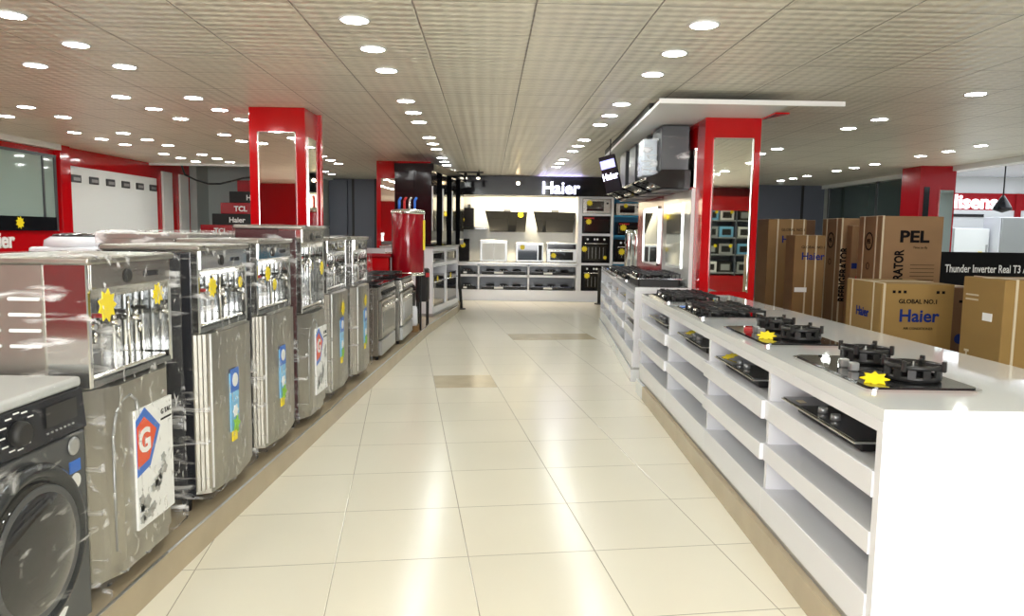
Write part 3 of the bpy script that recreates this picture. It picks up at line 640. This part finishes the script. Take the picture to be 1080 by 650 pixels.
# tower ovens
def tower(z0, z1, label, name, cat, style, st, x0=1.50, x1=2.1):
    t = thing(name, label, cat, (x0, YB0-.01, z0)); w = x1-x0; h = z1-z0
    MB().box(0, w, 0, .45, 0, h, 0, .006).build('body', 'steel' if style == 'micro' else 'black', t)
    if style == 'micro': MB().box(.08, w*.75, -.01, 0, .05, h-.05).build('door_glass', 'bglass', t); MB().cyl((w*.88, -.02, h*.7), (w*.88, 0, h*.7), .02, .02, 12).build('knob', 'blackm', t)
    elif style == 'dark':
        MB().box(.03, w-.03, -.008, 0, .04, h-.08).build('door_glass', 'amber', t)
        MB().box(.03, .25, -.008, 0, h-.06, h-.03).build('display', 'inkr', t)
    else:
        g = MB().box(.07, w-.07, -.012, 0, .06, h-.2).build('door_glass', 'amber', t)
        for i in range(5): MB().box(.14+i*.08, .145+i*.08, -.014, -.011, .09, h-.24).build('rack_wire', 'silver', g)
        MB().tube([(.06, 0, h-.16), (.06, -.035, h-.16), (w-.06, -.035, h-.16), (w-.06, 0, h-.16)], .010, 6).build('handle', 'chrome', t)
        for x in (.12, w*.45, w*.55, w-.12): MB().cyl((x, -.02, h-.07), (x, 0, h-.07), .022, .022, 12).build('knob', 'paper', t)
    for a, b_, r in st: star_on(t, a, b_, -.03, r)
tower(1.925, 2.235, 'steel built-in microwave at the top of the back oven tower', 'microwave_oven', 'microwave', 'micro', [(.14, .22, .07)])
tower(1.495, 1.865, 'dark glass oven with red display, second from top in the tower', 'built_in_oven', 'oven', 'dark', [(.13, .25, .07)])
tower(.855, 1.435, 'large black oven with white knobs in the middle of the tower', 'built_in_oven', 'oven', 'oven', [(.05, .30, .07), (.5, .12, .045)])
tower(.245, .795, 'bottom black oven of the back tower, partly behind the post', 'built_in_oven', 'oven', 'oven', [(.12, .33, .07)])
# hobs lying in the cubbies of the back unit
k = 0
for z, rn in ((.57, 'upper'), (.24, 'lower')):
    for (x0, x1), cn in zip(((-1.19, -.80), (-.70, .30), (.39, 1.35)), ('left', 'middle', 'right')):
        t = thing('gas_hob', 'black gas hob in the %s %s cubby of the back display' % (rn, cn), 'hob', (x0, YB0+.02, z), 0, 'hobs in the cubbies of the back display')
        MB().box(.02, x1-x0-.02, .0, .42, .0, .06, 0, .004).build('tray', 'blackm', t); MB().box(0, x1-x0, -.01, .44, .06, .075, 0, .003).build('glass_top', 'bglass', t)
        for i in range(3 if x1-x0 > .5 else 1):
            cx = (x1-x0)*(i+.7)/(3.4 if x1-x0 > .5 else 1.4)
            MB().lathe([(.09, .075), (.09, .10), (.03, .11), (0, .115)], (cx, .2, 0), 14).build('burner', 'iron', t)
        for i in range(3): MB().cyl(((x1-x0)*.5+.06*i-.06, .02, .075), ((x1-x0)*.5+.06*i-.06, .02, .10), .018, .016, 10).build('knob', 'silver', t)
        MB().box((x1-x0)*.3, (x1-x0)*.5, -.012, -.008, .02, .06).build('label_plate', 'paper', t)
t = thing('queue_post', 'slim black post standing in front of the bottom tower oven', 'post', (1.84, 15.7, 0))
MB().cyl((0, 0, .02), (0, 0, .72), .035, .035, 12).build('post', 'blackm', t); MB().cyl((0, 0, 0), (0, 0, .02), .10, .09, 16).build('base', 'blackm', t); MB().cyl((0, 0, .72), (0, 0, .76), .045, .03, 12).build('cap', 'blackm', t)
# blue shelf bay right of tower
t = thing('blue_display_bay', 'white display bay with blue back right of the oven tower', 'display unit', (2.18, YB0, 0))
MB().box(0, .9, .5, .55, 0, 2.3).build('back_panel', 'cyanback', t)
MB().box(.88, .93, 0, .5, 0, 2.3).build('upright', 'white', t)
for z in (.0, .84, 1.42, 1.85, 2.24): MB().box(0, .88, 0, .5, z, z+.04).build('shelf', 'white' if z < 1 else 'cyanback', t)
tower(1.895, 2.15, 'microwave with dark door on the top shelf of the blue bay', 'microwave_oven', 'microwave', 'micro', [(.2, .2, .05)], 2.22, 2.75)
tower(1.465, 1.75, 'black microwave with yellow star on the middle shelf of the blue bay', 'microwave_oven', 'microwave', 'dark', [(.12, .16, .08)], 2.26, 2.8)
tower(.885, 1.37, 'black built-in oven with yellow star on the lowest shelf of the blue bay', 'built_in_oven', 'oven', 'oven', [(.14, .22, .08)], 2.22, 2.7)
# track lights on ceiling near back
t = thing('track_light', 'black ceiling track with spot heads before the back display', 'track light', (-1.15, 14.8, 2.7))
MB().box(-.1, .55, -.02, .02, -.06, -.03).box(-.05, -.03, -.01, .01, -.03, 0).box(.45, .47, -.01, .01, -.03, 0).build('track', 'blackm', t)
for x in (-.02, .2, .45): sp = MB().cyl((x, 0, -.06), (x, -.05, -.16), .03, .045, 12).build('spot_head', 'blackm', t); MB().cyl((x, -.05, -.16), (x, -.053, -.166), .036, .036, 12).build('spot_lens', mat('spot_lens', (.9, .9, .8), .4, emit=(1, .9, .7), es=2.5), sp)
t = thing('spotlight', 'small glowing warm spotlight on the black header left of the lit sign', 'spotlight', (.09, YB0-.16, 2.55))
MB().cyl((0, .04, 0), (0, -.06, -.02), .03, .045, 14).build('housing', 'blackm', t); MB().cyl((0, -.06, -.02), (0, -.065, -.021), .038, .038, 14).build('lens', mat('warm_lens', (1, .8, .5), .4, emit=(1, .72, .4), es=14), t)
t = thing('spotlight', 'white lit spotlight above the left end of the black header', 'spotlight', (-1.28, YB0-.17, 2.52))
MB().cyl((0, .06, 0), (0, -.06, -.02), .05, .07, 14).build('housing', 'blackm', t); MB().cyl((0, -.06, -.02), (0, -.065, -.021), .06, .06, 14).build('lens', mat('white_lens', (1, 1, .9), .4, emit=(1, 1, .9), es=8), t)

# ================================================================== RIGHT COUNTERS
def counter(name, loc, rz, L, D, cells, label, T=.94, xd=.5, taper=0):
    t = thing(name, label, 'counter', loc, rz)
    MB().prism([(0, 0), (D, 0), (D-taper, L), (0, L)], T-.04, T).build('worktop', 'worktop', t)
    MB().box(-.002, .03, .0005, L-.0005, T-.08, T-.0405).build('fascia', 'white', t)
    MB().box(.0305, D-.02, 0, .04, .15, T-.041).box(.0, .03, 0, .04, .15, T-.081).build('end_panel', 'white', t)
    MB().box(.031, D-taper-.02, L-.04, L, .15, T-.041).box(.0, .03, L-.04, L, .15, T-.081).build('end_panel', 'white', t)
    MB().box(xd, xd+.03, .04, L-.04, .14, T-.04).build('back_panel', 'white', t)
    MB().box(xd+.03, D-taper-.03, .04, L-.04, .14, T-.04).build('rear_body', 'white', t)
    n = len(cells)-1
    for i in range(1, n): MB().box(.01, xd, cells[i]-.015, cells[i]+.015, .16, T-.08).build('divider', 'white', t)
    for i in range(n):
        o = 0 if i % 2 == 0 else -.018
        for z0, z1 in ((.63, .72), (.43, .51), (.15, .29)):
            MB().box((o if z0 > .2 else 0)-.006, .02, cells[i]+(.04 if i == 0 else 0), cells[i+1]-(.04 if i == n-1 else 0), z0, z1, 0, .002).build('shelf_front', 'white', t)
            MB().box(.02, xd, cells[i]+(.04 if i == 0 else .015), cells[i+1]-.015-(.025 if i == n-1 else 0), z1-.022, z1-.002).build('shelf', 'white', t)
    MB().box(.0, D-taper-.02, 0, L, .125, .15).build('bottom_board', 'silver', t)
    return t
CN = counter('display_counter', (1.22, 2.38, 0), 0, 4.6, 1.05, [0, 1.10, 2.18, 3.38, 4.6], 'long white display counter in the right foreground with open cubbies', taper=.23)
MB().box(-.03, .8, .0, 4.25, 0, .125).build('plinth', 'beige', CN)
MB().box(-.03, .8, 4.25, 4.6, 0, .125).build('plinth_end', 'worktop', CN)
MB().box(.47, .485, -.012, 0, .0, .90).box(.485, 1.05, -.03, 0, 0, .895).build('side_cover', 'white', CN)
CF = counter('display_counter', (1.235, 7.45, 0), -.045, 4.6, .95, [0, .95, 1.85, 2.75, 3.65, 4.6], 'farther white display counter running on to the oven tower', T=.965)
MB().box(-.02, .8, 0, 4.6, 0, .125).build('plinth', 'worktop', CF)
# low white connecting ledge beside tower
# ------------------------------------------------------------------ hobs
def plate(b, hx, hy, z0, z1, m=0, r=.03):
    poly = []
    for cx, cy, a0 in ((hx-r, hy-r, 0), (-hx+r, hy-r, pi/2), (-hx+r, -hy+r, pi), (hx-r, -hy+r, 3*pi/2)):
        poly += [(cx+r*cos(a0+a*pi/8), cy+r*sin(a0+a*pi/8)) for a in range(5)]
    return b.prism(poly, z0, z1, 'z', m)
def wok_hob(loc, rz, label, star_xy, red=False):
    t = thing('gas_hob', label, 'hob', loc, rz, 'large hobs on the near counter top')
    plate(MB(), .215, .375, 0, .010).build('steel_rim', 'chrome', t)
    gt = plate(MB(), .200, .360, .010, .016).build('glass_top', 'bglass', t)
    for cy in (-.19, .20):
        c = (.045, cy, .016)
        bn = MB().lathe([(.085, 0), (.08, .012), (.05, .016), (.05, .03), (.03, .034), (0, .036)], c, 24).build('burner', 'iron', t)
        MB().cyl((c[0], c[1], .05), (c[0], c[1], .085), .004, .003, 6).build('spark_pin', 'silver', bn)
        # pierced ring
        r = MB(); n = 12; R_ = .096
        r.lathe([(R_-.004, .046), (R_+.006, .048), (R_+.006, .064), (R_-.006, .064), (R_-.008, .048)], c, 40)
        r.lathe([(R_, .004), (R_+.004, .006), (R_+.004, .022), (R_-.004, .022), (R_-.004, .006)], c, 40)
        for i in range(n):
            a = 2*pi*i/n
            rm = Matrix.Translation(c) @ ROT(a, 4, 'Z')
            r.box(R_-.004, R_+.004, -.014, .014, .014, .052, R=rm)
        for i in range(4):
            a = pi/4+i*pi/2; rm = Matrix.Translation(c) @ ROT(a, 4, 'Z')
            r.box(.045, .112, -.005, .005, .058, .070, R=rm); r.box(.100, .116, -.009, .009, .04, .082, 0, .003, R=rm)
        r.build('pan_support', 'iron', t)
    for i, y in enumerate((-.035, .055)): MB().box(-.13, -.095, y-.016, y+.016, .016, .052, 0, .004).build('knob', 'silver', t)
    MB().box(-.1, -.02, -.14, -.02, .016, .02).build('spoon_rest', 'blackm', t)
    sx, sy = star_xy
    st = MB().star((0, 0, 0), .052, 8, 'z', .004, inner=.62).build('price_star', 'yellow', t)
    st.location = (sx, sy, .030); st.rotation_euler = (.28, -.28, .3)
    if red: MB().prism([(-.16, .12), (-.09, .10), (-.08, .17), (-.14, .19)], .016, .03).build('red_label', 'inkr', t)
    return t
wok_hob((1.51, 3.03, .94), .0, 'nearest two-ring black gas hob on the near counter, yellow star by its knobs', (-.14, -.27))
wok_hob((1.49, 4.10, .94), .0, 'second two-ring hob on the near counter with red label and yellow star', (-.13, -.17), True)
def grate_hob(loc, rz, label, hx=.24, hy=.37, thick=0, group='cast-iron grate hobs on the counters', tagc=None):
    t = thing('gas_hob', label, 'hob', loc, rz, group)
    z = thick
    if thick: plate(MB(), hx-.03, hy-.03, 0, thick).build('display_base', 'blackm', t)
    plate(MB(), hx, hy, z, z+.012).build('steel_rim', 'chrome', t)
    plate(MB(), hx-.012, hy-.012, z+.012, z+.017).build('glass_top', 'bglass', t)
    for cx, cy, r in ((-.08, -.24, .045), (.1, -.24, .04), (0.02, 0, .06), (-.08, .24, .04), (.1, .24, .045)):
        MB().lathe([(r, 0), (r, .014), (r*.6, .018), (r*.6, .026), (0, .028)], (cx, cy, z+.017), 16).build('burner_cap', 'iron', t)
    for y0 in (-.35, -.115, .12):
        y1 = y0+.225; g = MB(); zt = z+.058
        for x in (-.17, .2): g.box(x, x+.012, y0, y1, zt-.012, zt)
        for y in (y0, y1-.012): g.box(-.17, .212, y, y+.012, zt-.012, zt)
        ym = (y0+y1)/2; g.box(-.17, .212, ym-.005, ym+.005, zt-.01, zt+.006)
        for x in (-.08, .02, .1): g.box(x-.005, x+.005, y0, y1, zt-.01, zt+.006)
        for x in (-.17, .2):
            for y in (y0, y1-.012): g.box(x, x+.012, y, y+.012, z+.017, zt)
        for x in (-.13, .15):
            for y in (ym-.06, ym+.06): g.box(x-.02, x+.02, y-.004, y+.004, zt, zt+.012)
        g.build('grate', 'iron', t)
    for i in range(5): MB().cyl((-hx+.045, -.16+.08*i, z+.017), (-hx+.045, -.16+.08*i, z+.045), .017, .015, 12).build('knob', 'chrome' if i % 2 else 'blackm', t)
    if tagc: MB().box(-hx+.02, -hx+.08, hy-.14, hy-.06, z+.017, z+.022, 0, .002).build('coloured_label', tagc, t)
    return t
grate_hob((1.49, 5.30, .94), 0, 'third hob on the near counter, black grates and a blue label at its corner', tagc=M['blue'])
grate_hob((1.49, 6.42, .94), 0, 'fourth hob on the near counter, grates, just before the raised hob', hy=.39)
grate_hob((1.51, 7.93, .965), -.03, 'raised hob on a black base at the near end of the farther counter', hx=.245, hy=.4, thick=.075)
grate_hob((1.53, 8.85, .965), -.03, 'second black grate hob along the farther counter')
grate_hob((1.56, 9.75, .965), -.03, 'third black grate hob along the farther counter')
grate_hob((1.60, 10.65, .965), -.03, 'last black grate hob on the farther counter near the tower', tagc=M['blue'])
def cubby_hob(loc, rz, label, stars, L=.72, D=.40, group='glass hobs lying in the top cubbies'):
    t = thing('glass_hob', label, 'hob', loc, rz, group)
    MB().box(.05, D-.02, .06, L-.06, 0, .045, 0, .006).build('burner_box', 'blackm', t)
    MB().box(-.004, D, 0, L, .045, .053, 0, .003).build('steel_rim', 'chrome', t)
    MB().box(.004, D-.006, .008, L-.008, .053, .058).build('glass_top', 'bglass', t)
    for cy in (L*.25, L*.75): MB().lathe([(.055, 0), (.055, .012), (.03, .022), (0, .024)], (D*.55, cy, .058), 20).build('burner_cap', 'iron', t)
    for i in (-1, 1): MB().cyl((.06, L*.5+i*.06, .058), (.06, L*.5+i*.06, .08), .02, .018, 14).build('knob', 'silver', t)
    MB().box(.03, .06, L*.82, L*.88, .058, .060).build('label_plate', 'strap', t)
    for (x, y) in stars:
        o = MB().star((0, 0, 0), .05, 8, 'z', .004, inner=.62).build('price_star', 'yellow', t); o.location = (x, y, .07); o.rotation_euler = (0, -.3, .2)
cubby_hob((1.225, 2.58, .722), 0, 'black glass hob lying in the nearest top cubby, no star', [])
cubby_hob((1.225, 3.70, .722), 0, 'black hob with a yellow star in the second nearest top cubby', [(.06, .62)])
cubby_hob((1.235, 4.78, .722), 0, 'black hob with a small yellow star in the third top cubby', [(.08, .6)])
cubby_hob((1.235, 5.95, .722), 0, 'plain black hob in the fourth top cubby of the near counter', [])
cs, sn = cos(-.045), sin(-.045)
for i, (y, lb, st, zz) in enumerate(((.1, 'black hob in the first top cubby of the farther counter', [], .722), (1.0, 'hob with yellow star in the second top cubby of the farther counter', [(.05, .3)], .722), (1.9, 'hob with yellow star in the third top cubby of the farther counter', [(.05, .3)], .722), (.1, 'black hob in the middle cubby nearest the near counter', [], .512), (2.8, 'black hob in the fourth top cubby of the farther counter', [], .722))):
    cubby_hob((1.235+.02*cs-y*sn, 7.45+.02*sn+y*cs, zz), -.045, lb, st)
    
# ------------------------------------------------------------------ partition behind the far hobs, hoods over it
t = thing('partition_panel', 'glossy white and red partition with mirrors standing on the farther counter', 'partition', (1.775, 0, .967))
MB().box(0, .02, 7.46, 8.87, 0, .98, 0, .003).build('white_panel', mat('glossy_grey_white', (.62, .62, .60), .06, coat=.5), t)
MB().box(0, .02, 8.87, 10.65, 0, .98, 0, .003).build('red_panel', 'red2', t)
MB().box(-.012, 0, 7.85, 8.6, .17, .86).build('mirror', mat('pale_mirror', (.75, .8, .78), .06, metal=.9), t)
MB().box(-.012, 0, 9.13, 10.1, .17, .84).build('mirror', 'mirror', t)
MB().box(-.018, 0, 9.08, 9.13, .15, .87).box(-.018, 0, 10.1, 10.15, .15, .87).box(-.018, 0, 9.08, 10.15, .84, .87).box(-.018, 0, 9.08, 10.15, .15, .17).build('mirror_frame', 'chrome', t)
MB().box(-.01, .025, 7.45, 10.68, .98, 1.0).build('top_rail', 'red2', t)
MB().box(-.01, .024, 7.44, 7.46, 0, .99).build('end_trim', 'white2', t)
def chim_hood(loc, label, w=.62, wrap=True):
    t = thing('range_hood', label, 'range hood', loc, 0, 'chimney hoods under the dropped slab')
    MB().box(.04, .32, .06, w-.06, .12, .60, 0, .006).build('chimney', 'dark', t)
    poly = [(-.12, .05), (-.11, .08), (.0, .12), (.04, .16), (.33, .16), (.33, -.03), (.05, -.02)]
    MB().prism(poly, 0, w, 'y').build('canopy', 'black', t)
    MB().box(.05, .32, .03, w-.03, -.04, -.03).build('filter_panel', 'dark', t)
    MB().tube([(-.12, 0, .065), (-.12, w, .065)], .012, 8).build('glass_edge', 'chrome', t)
    for y in (w*.3, w*.7): MB().cyl((0, y, -.012), (0, y, .02), .03, .03, 14).build('lamp_glass', 'chrome', t)
    if wrap: MB().box(.028, .332, .045, w-.045, .165, .50, 0, .015, 2).build('plastic_wrap', 'film', t)
    return t
chim_hood((1.44, 7.55, 1.985), 'nearest black chimney hood wrapped in clear plastic under the slab')
chim_hood((1.44, 8.35, 1.985), 'second chimney hood with pale wrapped box under the slab')
chim_hood((1.44, 9.15, 1.985), 'third chimney hood in the hanging row, beyond the wrapped ones', wrap=False)
chim_hood((1.44, 9.95, 1.985), 'farthest chimney hood of the hanging row above the red partition', wrap=False)
t = thing('hood_rack', 'dark board that carries the hanging row of hoods', 'rack', (1.782, 7.92, 1.985)); MB().box(0, .03, 0, 2.75, 0, .61, 0).build('board', 'navy', t)
t = thing('carton', 'pale wrapped carton standing on a hood canopy beside the wrapped chimney', 'box', (1.325, 7.75, 2.095))
MB().box(0, .14, 0, .3, -.0, .37, 0, .01).build('body', mat('pale_blue_carton', (.55, .62, .68), .35), t); MB().box(-.01, .15, -.01, .31, .0, .38, 0, .01).build('plastic_wrap', 'film2', t)
t = thing('hanging_lit_sign', 'small tilted lit sign with white letters on dark blue beside the hoods', 'sign', (1.14, 8.95, 2.20))
Rt = ROT(-.25, 4, 'Y') @ ROT(-.5, 4, 'Z')
MB().box(-.10, .10, 0, .05, -.22, .22, 0, .006, R=Rt).build('housing', 'navy', t)
lt = text('Haier', .11, 'sign', t, (0, -.003, -.06), '-y', .003, .002, 'letters', sx=.8); lt.data.transform(Rt)
lt = MB().box(-.09, .09, -.004, 0, .07, .17, R=Rt).build('lit_panel', mat('lit_violet', (.3, .3, .6), .4, emit=(.35, .35, .8), es=1.2), t)
MB().cyl((0, .02, .2), (.0, .02, .41), .006, .006, 6).build('hanger', 'blackm', t)
# stainless chimneys standing before the blue bay
for i, (x, lb) in enumerate(((1.93, 'left polished steel tube standing near the blue bay'), (2.06, 'middle polished steel tube standing near the blue bay'), (2.19, 'right polished steel tube standing near the blue bay'))):
    t = thing('steel_tube', lb, 'steel tube', (x, 12.4, 0))
    MB().lathe([(.07, .03), (.07, 1.5), (.06, 1.56), (.0, 1.57)], seg=20).build('tube', 'chrome', t); MB().cyl((0, 0, 0), (0, 0, .03), .068, .068, 20).build('base', 'blackm', t)

# ================================================================== CARDBOARD BOXES
def carton(loc, w, d, h, rz, mt, label, straps=(), flap=True, group=None):
    t = thing('cardboard_box', label, 'box', loc, rz, group)
    MB().box(0, w, 0, d, 0, h, 0, .006, 2).build('carton_body', mt, t)
    if flap: MB().box(.01, w-.01, d*.5-.03, d*.5+.03, h, h+.002).build('tape', 'strap', t)
    for s in straps: MB().box(w*s-.008, w*s+.008, -.004, d+.004, -.0, h+.004).build('strap', 'strap', t)
    return t
t = carton((3.07, 9.0, 0), .46, .4, 1.70, 0, 'card', 'tall brown refrigerator carton beside the red pillar, upper logo print', (.25, .62, .93))
text('Haier', .12, 'inkb', t, (.30, -.004, 1.42), '-y', .002, .001, 'print'); text('GLOBAL NO.1', .045, 'ink', t, (.3, -.004, 1.56), '-y', 0, .001, 'print')
t = carton((3.02, 8.0, 0), .33, .26, 1.51, 0, 'card', 'shorter brown carton with white label in front of the tall one', (.4, .7))
text('Haier', .11, 'inkb', t, (.20, -.004, 1.25), '-y', .002, .001, 'print'); text('GLOBAL NO.1', .04, 'ink', t, (.20, -.004, 1.37), '-y', 0, .001, 'print'); MB().box(.02, .15, -.005, 0, .9, .95).build('white_label', 'paper', t)
carton((3.62, 10.2, 0), .5, .5, 1.72, 0, 'cardd', 'dark brown carton showing only its top behind the two tall cartons')
def pel(loc, rz, label, tx):
    t = carton(loc, .56, .52, 1.70, rz, 'card2', label, (.02,))
    # broad side faces the aisle corner
    text('PEL', .15, 'ink', t, (.30, -.004, 1.46), '-y', .005, .001, 'print', sx=1.2)
    text('Time to fly', .03, 'ink', t, (.36, -.004, 1.40), '-y', 0, .001, 'print')
    text('REFRIGERATOR', .115, 'ink', t, (tx, -.004, .79), '-y', .004, .001, 'print', 'LEFT', roll=pi/2, sx=.74)
    pr = MB()
    for i in range(6): pr.box(.28, .50, -.003, 0, 1.07+.035*i, 1.074+.035*i)
    pr.build('print', 'ink', t)
    text('PEL', .06, 'ink', t, (-.004, .26, 1.44), '-x', .001, .001, 'print')
    rg = MB(); rg.lathe([(.075, 0), (.075, -.003), (.088, -.003), (.088, 0)], (-.001, .26, 1.46), 24, axis='x', caps=False).build('print_ring', 'ink', t)
    MB().lathe([(.03, 0), (.03, -.003), (.035, -.003), (.035, 0)], (-.001, .26, 1.22), 16, axis='x', caps=False).build('print_ring', 'ink', t)
    MB().box(-.004, 0, .1, .12, 0, 1.7).box(-.004, 0, .38, .4, 0, 1.7).build('side_strap', 'strap', t)
    return t
pel((3.45, 7.0, 0), -.05, 'large brown carton with bold black print above the wide low carton', .21)
pel((3.575, 8.15, 0), -.02, 'pinkish brown tall carton with vertical print and oval logo, left of the large one', .085)
t = carton((3.63, 8.0, 0), .19, .12, 1.62, 0, 'card2', 'slim carton with blue and red prints squeezed between two tall cartons', ())
MB().box(.01, .19, -.004, 0, 1.16, 1.22).build('print', 'inkb', t); MB().box(.06, .18, -.004, 0, .93, 1.08).build('red_print', 'inkr', t); text('G', .13, 'card2', t, (.12, -.006, .955), '-y', .004, .001, 'print')
t = carton((2.74, 5.5, .03), .53, .62, 1.13, -.03, 'card3', 'wide low carton with large blue logo print in front of the tall cartons', (.035,))
text('GLOBAL NO.1', .045, 'ink', t, (.27, -.004, .985), '-y', .001, .001, 'print'); text('Haier', .13, 'inkb', t, (.28, -.004, .85), '-y', .003, .001, 'print'); text('AIR CONDITIONER', .025, 'ink', t, (.28, -.004, .79), '-y', 0, .001, 'print')
for x in (.08, .12, .16, .40, .44): MB().box(x, x+.02, -.004, 0, 1.06, 1.08).build('print', 'ink', t)
text('Haier', .10, 'inkb', t, (-.004, .3, .86), '-x', .002, .001, 'print'); MB().box(-.004, 0, .12, .135, 0, 1.13).box(-.004, 0, .5, .515, 0, 1.13).build('side_strap', 'strap', t)
t = thing('wooden_pallet', 'low wooden pallet under the wide low carton', 'pallet', (2.74, 5.5, 0), -.03)
MB().box(0, .53, 0, .62, .02, .03).box(0, .06, 0, .62, 0, .02).box(.24, .30, 0, .62, 0, .02).box(.47, .53, 0, .62, 0, .02).build('boards', 'cardd', t)
t = carton((3.46, 5.9, 0), .30, .4, 1.11, 0, 'cardd', 'dark reddish brown carton between the wide low carton and right carton', ())
MB().box(.1, .2, -.004, 0, .99, 1.01).build('print', 'ink', t); MB().lathe([(.04, 0), (.04, .004)], (.12, -.005, .7), 18, axis='y').build('print', 'inkb', t); MB().box(.14, .22, -.005, 0, .94, .97).build('white_label', 'paper', t); MB().box(.24, .29, -.005, 0, 1.0, 1.05).build('red_print', 'inkr', t)
t = carton((3.02, 4.55, 0), .62, .42, 1.25, 0, 'card3', 'yellowish carton with small white label at the right edge of view', (.12, .68))
MB().box(-.005, 0, .10, .19, .98, 1.03).build('white_label', 'paper', t); text('T', .07, 'strap', t, (-.004, .33, .72), '-x', .004, .001, 'print'); MB().box(-.004, 0, .25, .38, 1.13, 1.14).box(-.004, 0, .25, .38, 1.10, 1.11).build('print', 'strap', t)
# banner
t = thing('banner_board', 'black promotional board with white words about inverter air conditioners', 'banner', (4.2, 7.75, 0))
MB().box(0, 2.6, 0, .08, .0, 1.36, 0, .004).build('board', mat('banner_black', (.006, .006, .007), .7, spec=.15), t)
text('Thunder Inverter Real T3 AC', .115, 'paper', t, (.30, -.004, 1.15), '-y', .001, .001, 'lettering', 'LEFT', sx=.66)
text('r', .125, 'paper', t, (.17, -.004, 1.17), '-y', .001, .001, 'lettering', 'LEFT', sx=.8)

# ================================================================== SHOP OPENING WITH FRIDGES ON THE RIGHT
t = thing('shop_fascia', 'red fascia band with white letters above the white fridges', 'sign', (8.4, 16.6, 0))
MB().box(0, 4.4, 0, .1, 2.13, 2.50, 0).build('band', 'red2', t)
text('Hisense', .42, 'signw', t, (1.80, -.02, 2.17), '-y', .012, .01, 'letters', sx=1.05)
text('92', .36, 'signw', t, (3.08, -.02, 2.18), '-y', .010, .01, 'letters')
MB().box(2.68, 2.80, -.05, .1, 1.6, 2.5).build('divider_post', 'red2', t)
MB().box(0, 4.4, .02, .1, 2.5, 2.86).box(0, 4.4, .0, .1, .0, 2.13).build('wall_board', 'white2', t)
MB().box(.6, 2.0, -.03, 0, 1.98, 2.04).box(2.95, 4.2, -.03, 0, 1.98, 2.04).build('slot_vent', 'blackm', t)
def fridge(x, w, h, y, label, mt, st=False):
    t = thing('refrigerator', label, 'refrigerator', (x, y, 0), 0, 'fridges under the lit fascia')
    MB().box(0, w, .05, .6, .04, h, 0, .01, 2).build('body', 'white', t)
    MB().box(.01, w-.01, 0, .05, .06, h*.62, 0, .01, 2).build('lower_door', mt, t); MB().box(.01, w-.01, 0, .05, h*.63, h-.01, 0, .01, 2).build('upper_door', mt, t)
    MB().box(w-.07, w-.05, -.03, 0, h*.66, h*.8).box(w-.07, w-.05, -.03, 0, h*.4, h*.58).build('handles', 'silver', t)
    for a in (.08, w-.08): MB().cyl((a, .3, 0), (a, .3, .05), .03, .03, 8).build('foot', 'blackm', t)
    if st: MB().star((w*.75, -.01, 1.15), .1, 10, 'y').build('price_star', 'yellow', t)
fridge(9.2, .75, 1.72, 15.6, 'white fridge with yellow star at the left below the fascia', 'white2', True)
fridge(9.98, .85, 1.95, 15.3, 'tall silver fridge below the white shop letters', 'silver')
fridge(10.86, .5, 1.8, 15.5, 'slim white fridge between the tall silver one and the right one', 'white')
fridge(11.4, .95, 1.88, 15.2, 'wide white fridge at the right edge of the photograph', 'white')
t = thing('surveillance_camera', 'dark bell-shaped camera hanging on a rod before the lit fascia', 'camera', (8.60, 13.2, 2.86))
MB().cyl((0, 0, 0), (0, 0, -.62), .012, .012, 8).build('rod', 'blackm', t)
MB().lathe([(.02, -.60), (.06, -.66), (.14, -.80), (.15, -.85), (.0, -.90)], seg=24).build('bell', 'navy', t)
area('alcove_light', (10.3, 13, 2.82), (0, 0, 0), 3.0, 5.5, 90, (.86, .92, 1))
area('alcove_light_near', (10.3, 7, 2.82), (0, 0, 0), 3.0, 4, 40, (.86, .92, 1))
t = thing('glass_wall_panel', 'dark greenish glass panel wall between the corner pillar and back wall', 'glass wall', (XR, 0, 0))
MB().box(-.04, 0, 13.3, 17.6, .1, 2.6).build('glass', 'dglass', t)
for y in (13.3, 15.2, 17.5): MB().box(-.06, 0, y, y+.06, 0, 2.62).build('mullion', 'dark', t)
t = thing('smoke_detector', 'tiny round detector on the ceiling before the grey back wall', 'detector', (6.0, 16.9, 2.7)); MB().lathe([(.06, 0), (.06, -.03), (.03, -.06), (0, -.065)], seg=16).build('housing', 'white2', t)

# ================================================================== BEHIND THE CAMERA (seen in the mirrors)
t = thing('shelf_rack', 'grey wall shelf of boxed small appliances seen in the pillar mirror', 'shelf', (4.3, -4.6, 0))
MB().box(0, 2.4, -.05, 0, 0, 2.2).build('back_board', 'grey', t)
for x in (0, 1.2, 2.37): MB().box(x, x+.03, 0, .4, 0, 2.2).build('side_panel', 'grey', t)
for z in (.05, .55, 1.0, 1.42, 1.84): MB().box(.03, 2.37, 0, .4, z, z+.03).build('shelf', 'silver', t)
MB().box(0, 2.4, .38, .42, 2.1, 2.45).build('header', 'red', t); MB().box(0, 2.4, .38, .42, 0, .5).build('base_board', 'red', t)
kk = 0
for z, rn in ((.58, 'bottom'), (1.03, 'second'), (1.45, 'third'), (1.87, 'top')):
    for i in range(5):
        x = (.05, .44, .82, 1.27, 1.66)[i]; mt = ('lblue', 'paper', 'blackm', 'silver')[(i+kk) % 4]
        t = thing('boxed_appliance', '%s box, %s along the %s shelf of the mirrored rack' % ({'lblue': 'light blue', 'paper': 'white', 'blackm': 'black', 'silver': 'silver'}[mt], ('first', 'second', 'third', 'fourth', 'fifth')[i], rn), 'box', (4.3+x, -4.55, z), 0, 'boxes on the mirrored shelf rack')
        MB().box(0, .34, 0, .3, 0, .26, 0, .006).build('carton_body', mt, t); MB().box(.06, .28, .3, .305, .05, .2).build('front_picture', 'blackm' if mt != 'blackm' else 'silver', t)
        if kk % 2: MB().star((.28, .31, .2), .05, 9, 'y').build('price_star', 'yellow', t)
    kk += 1
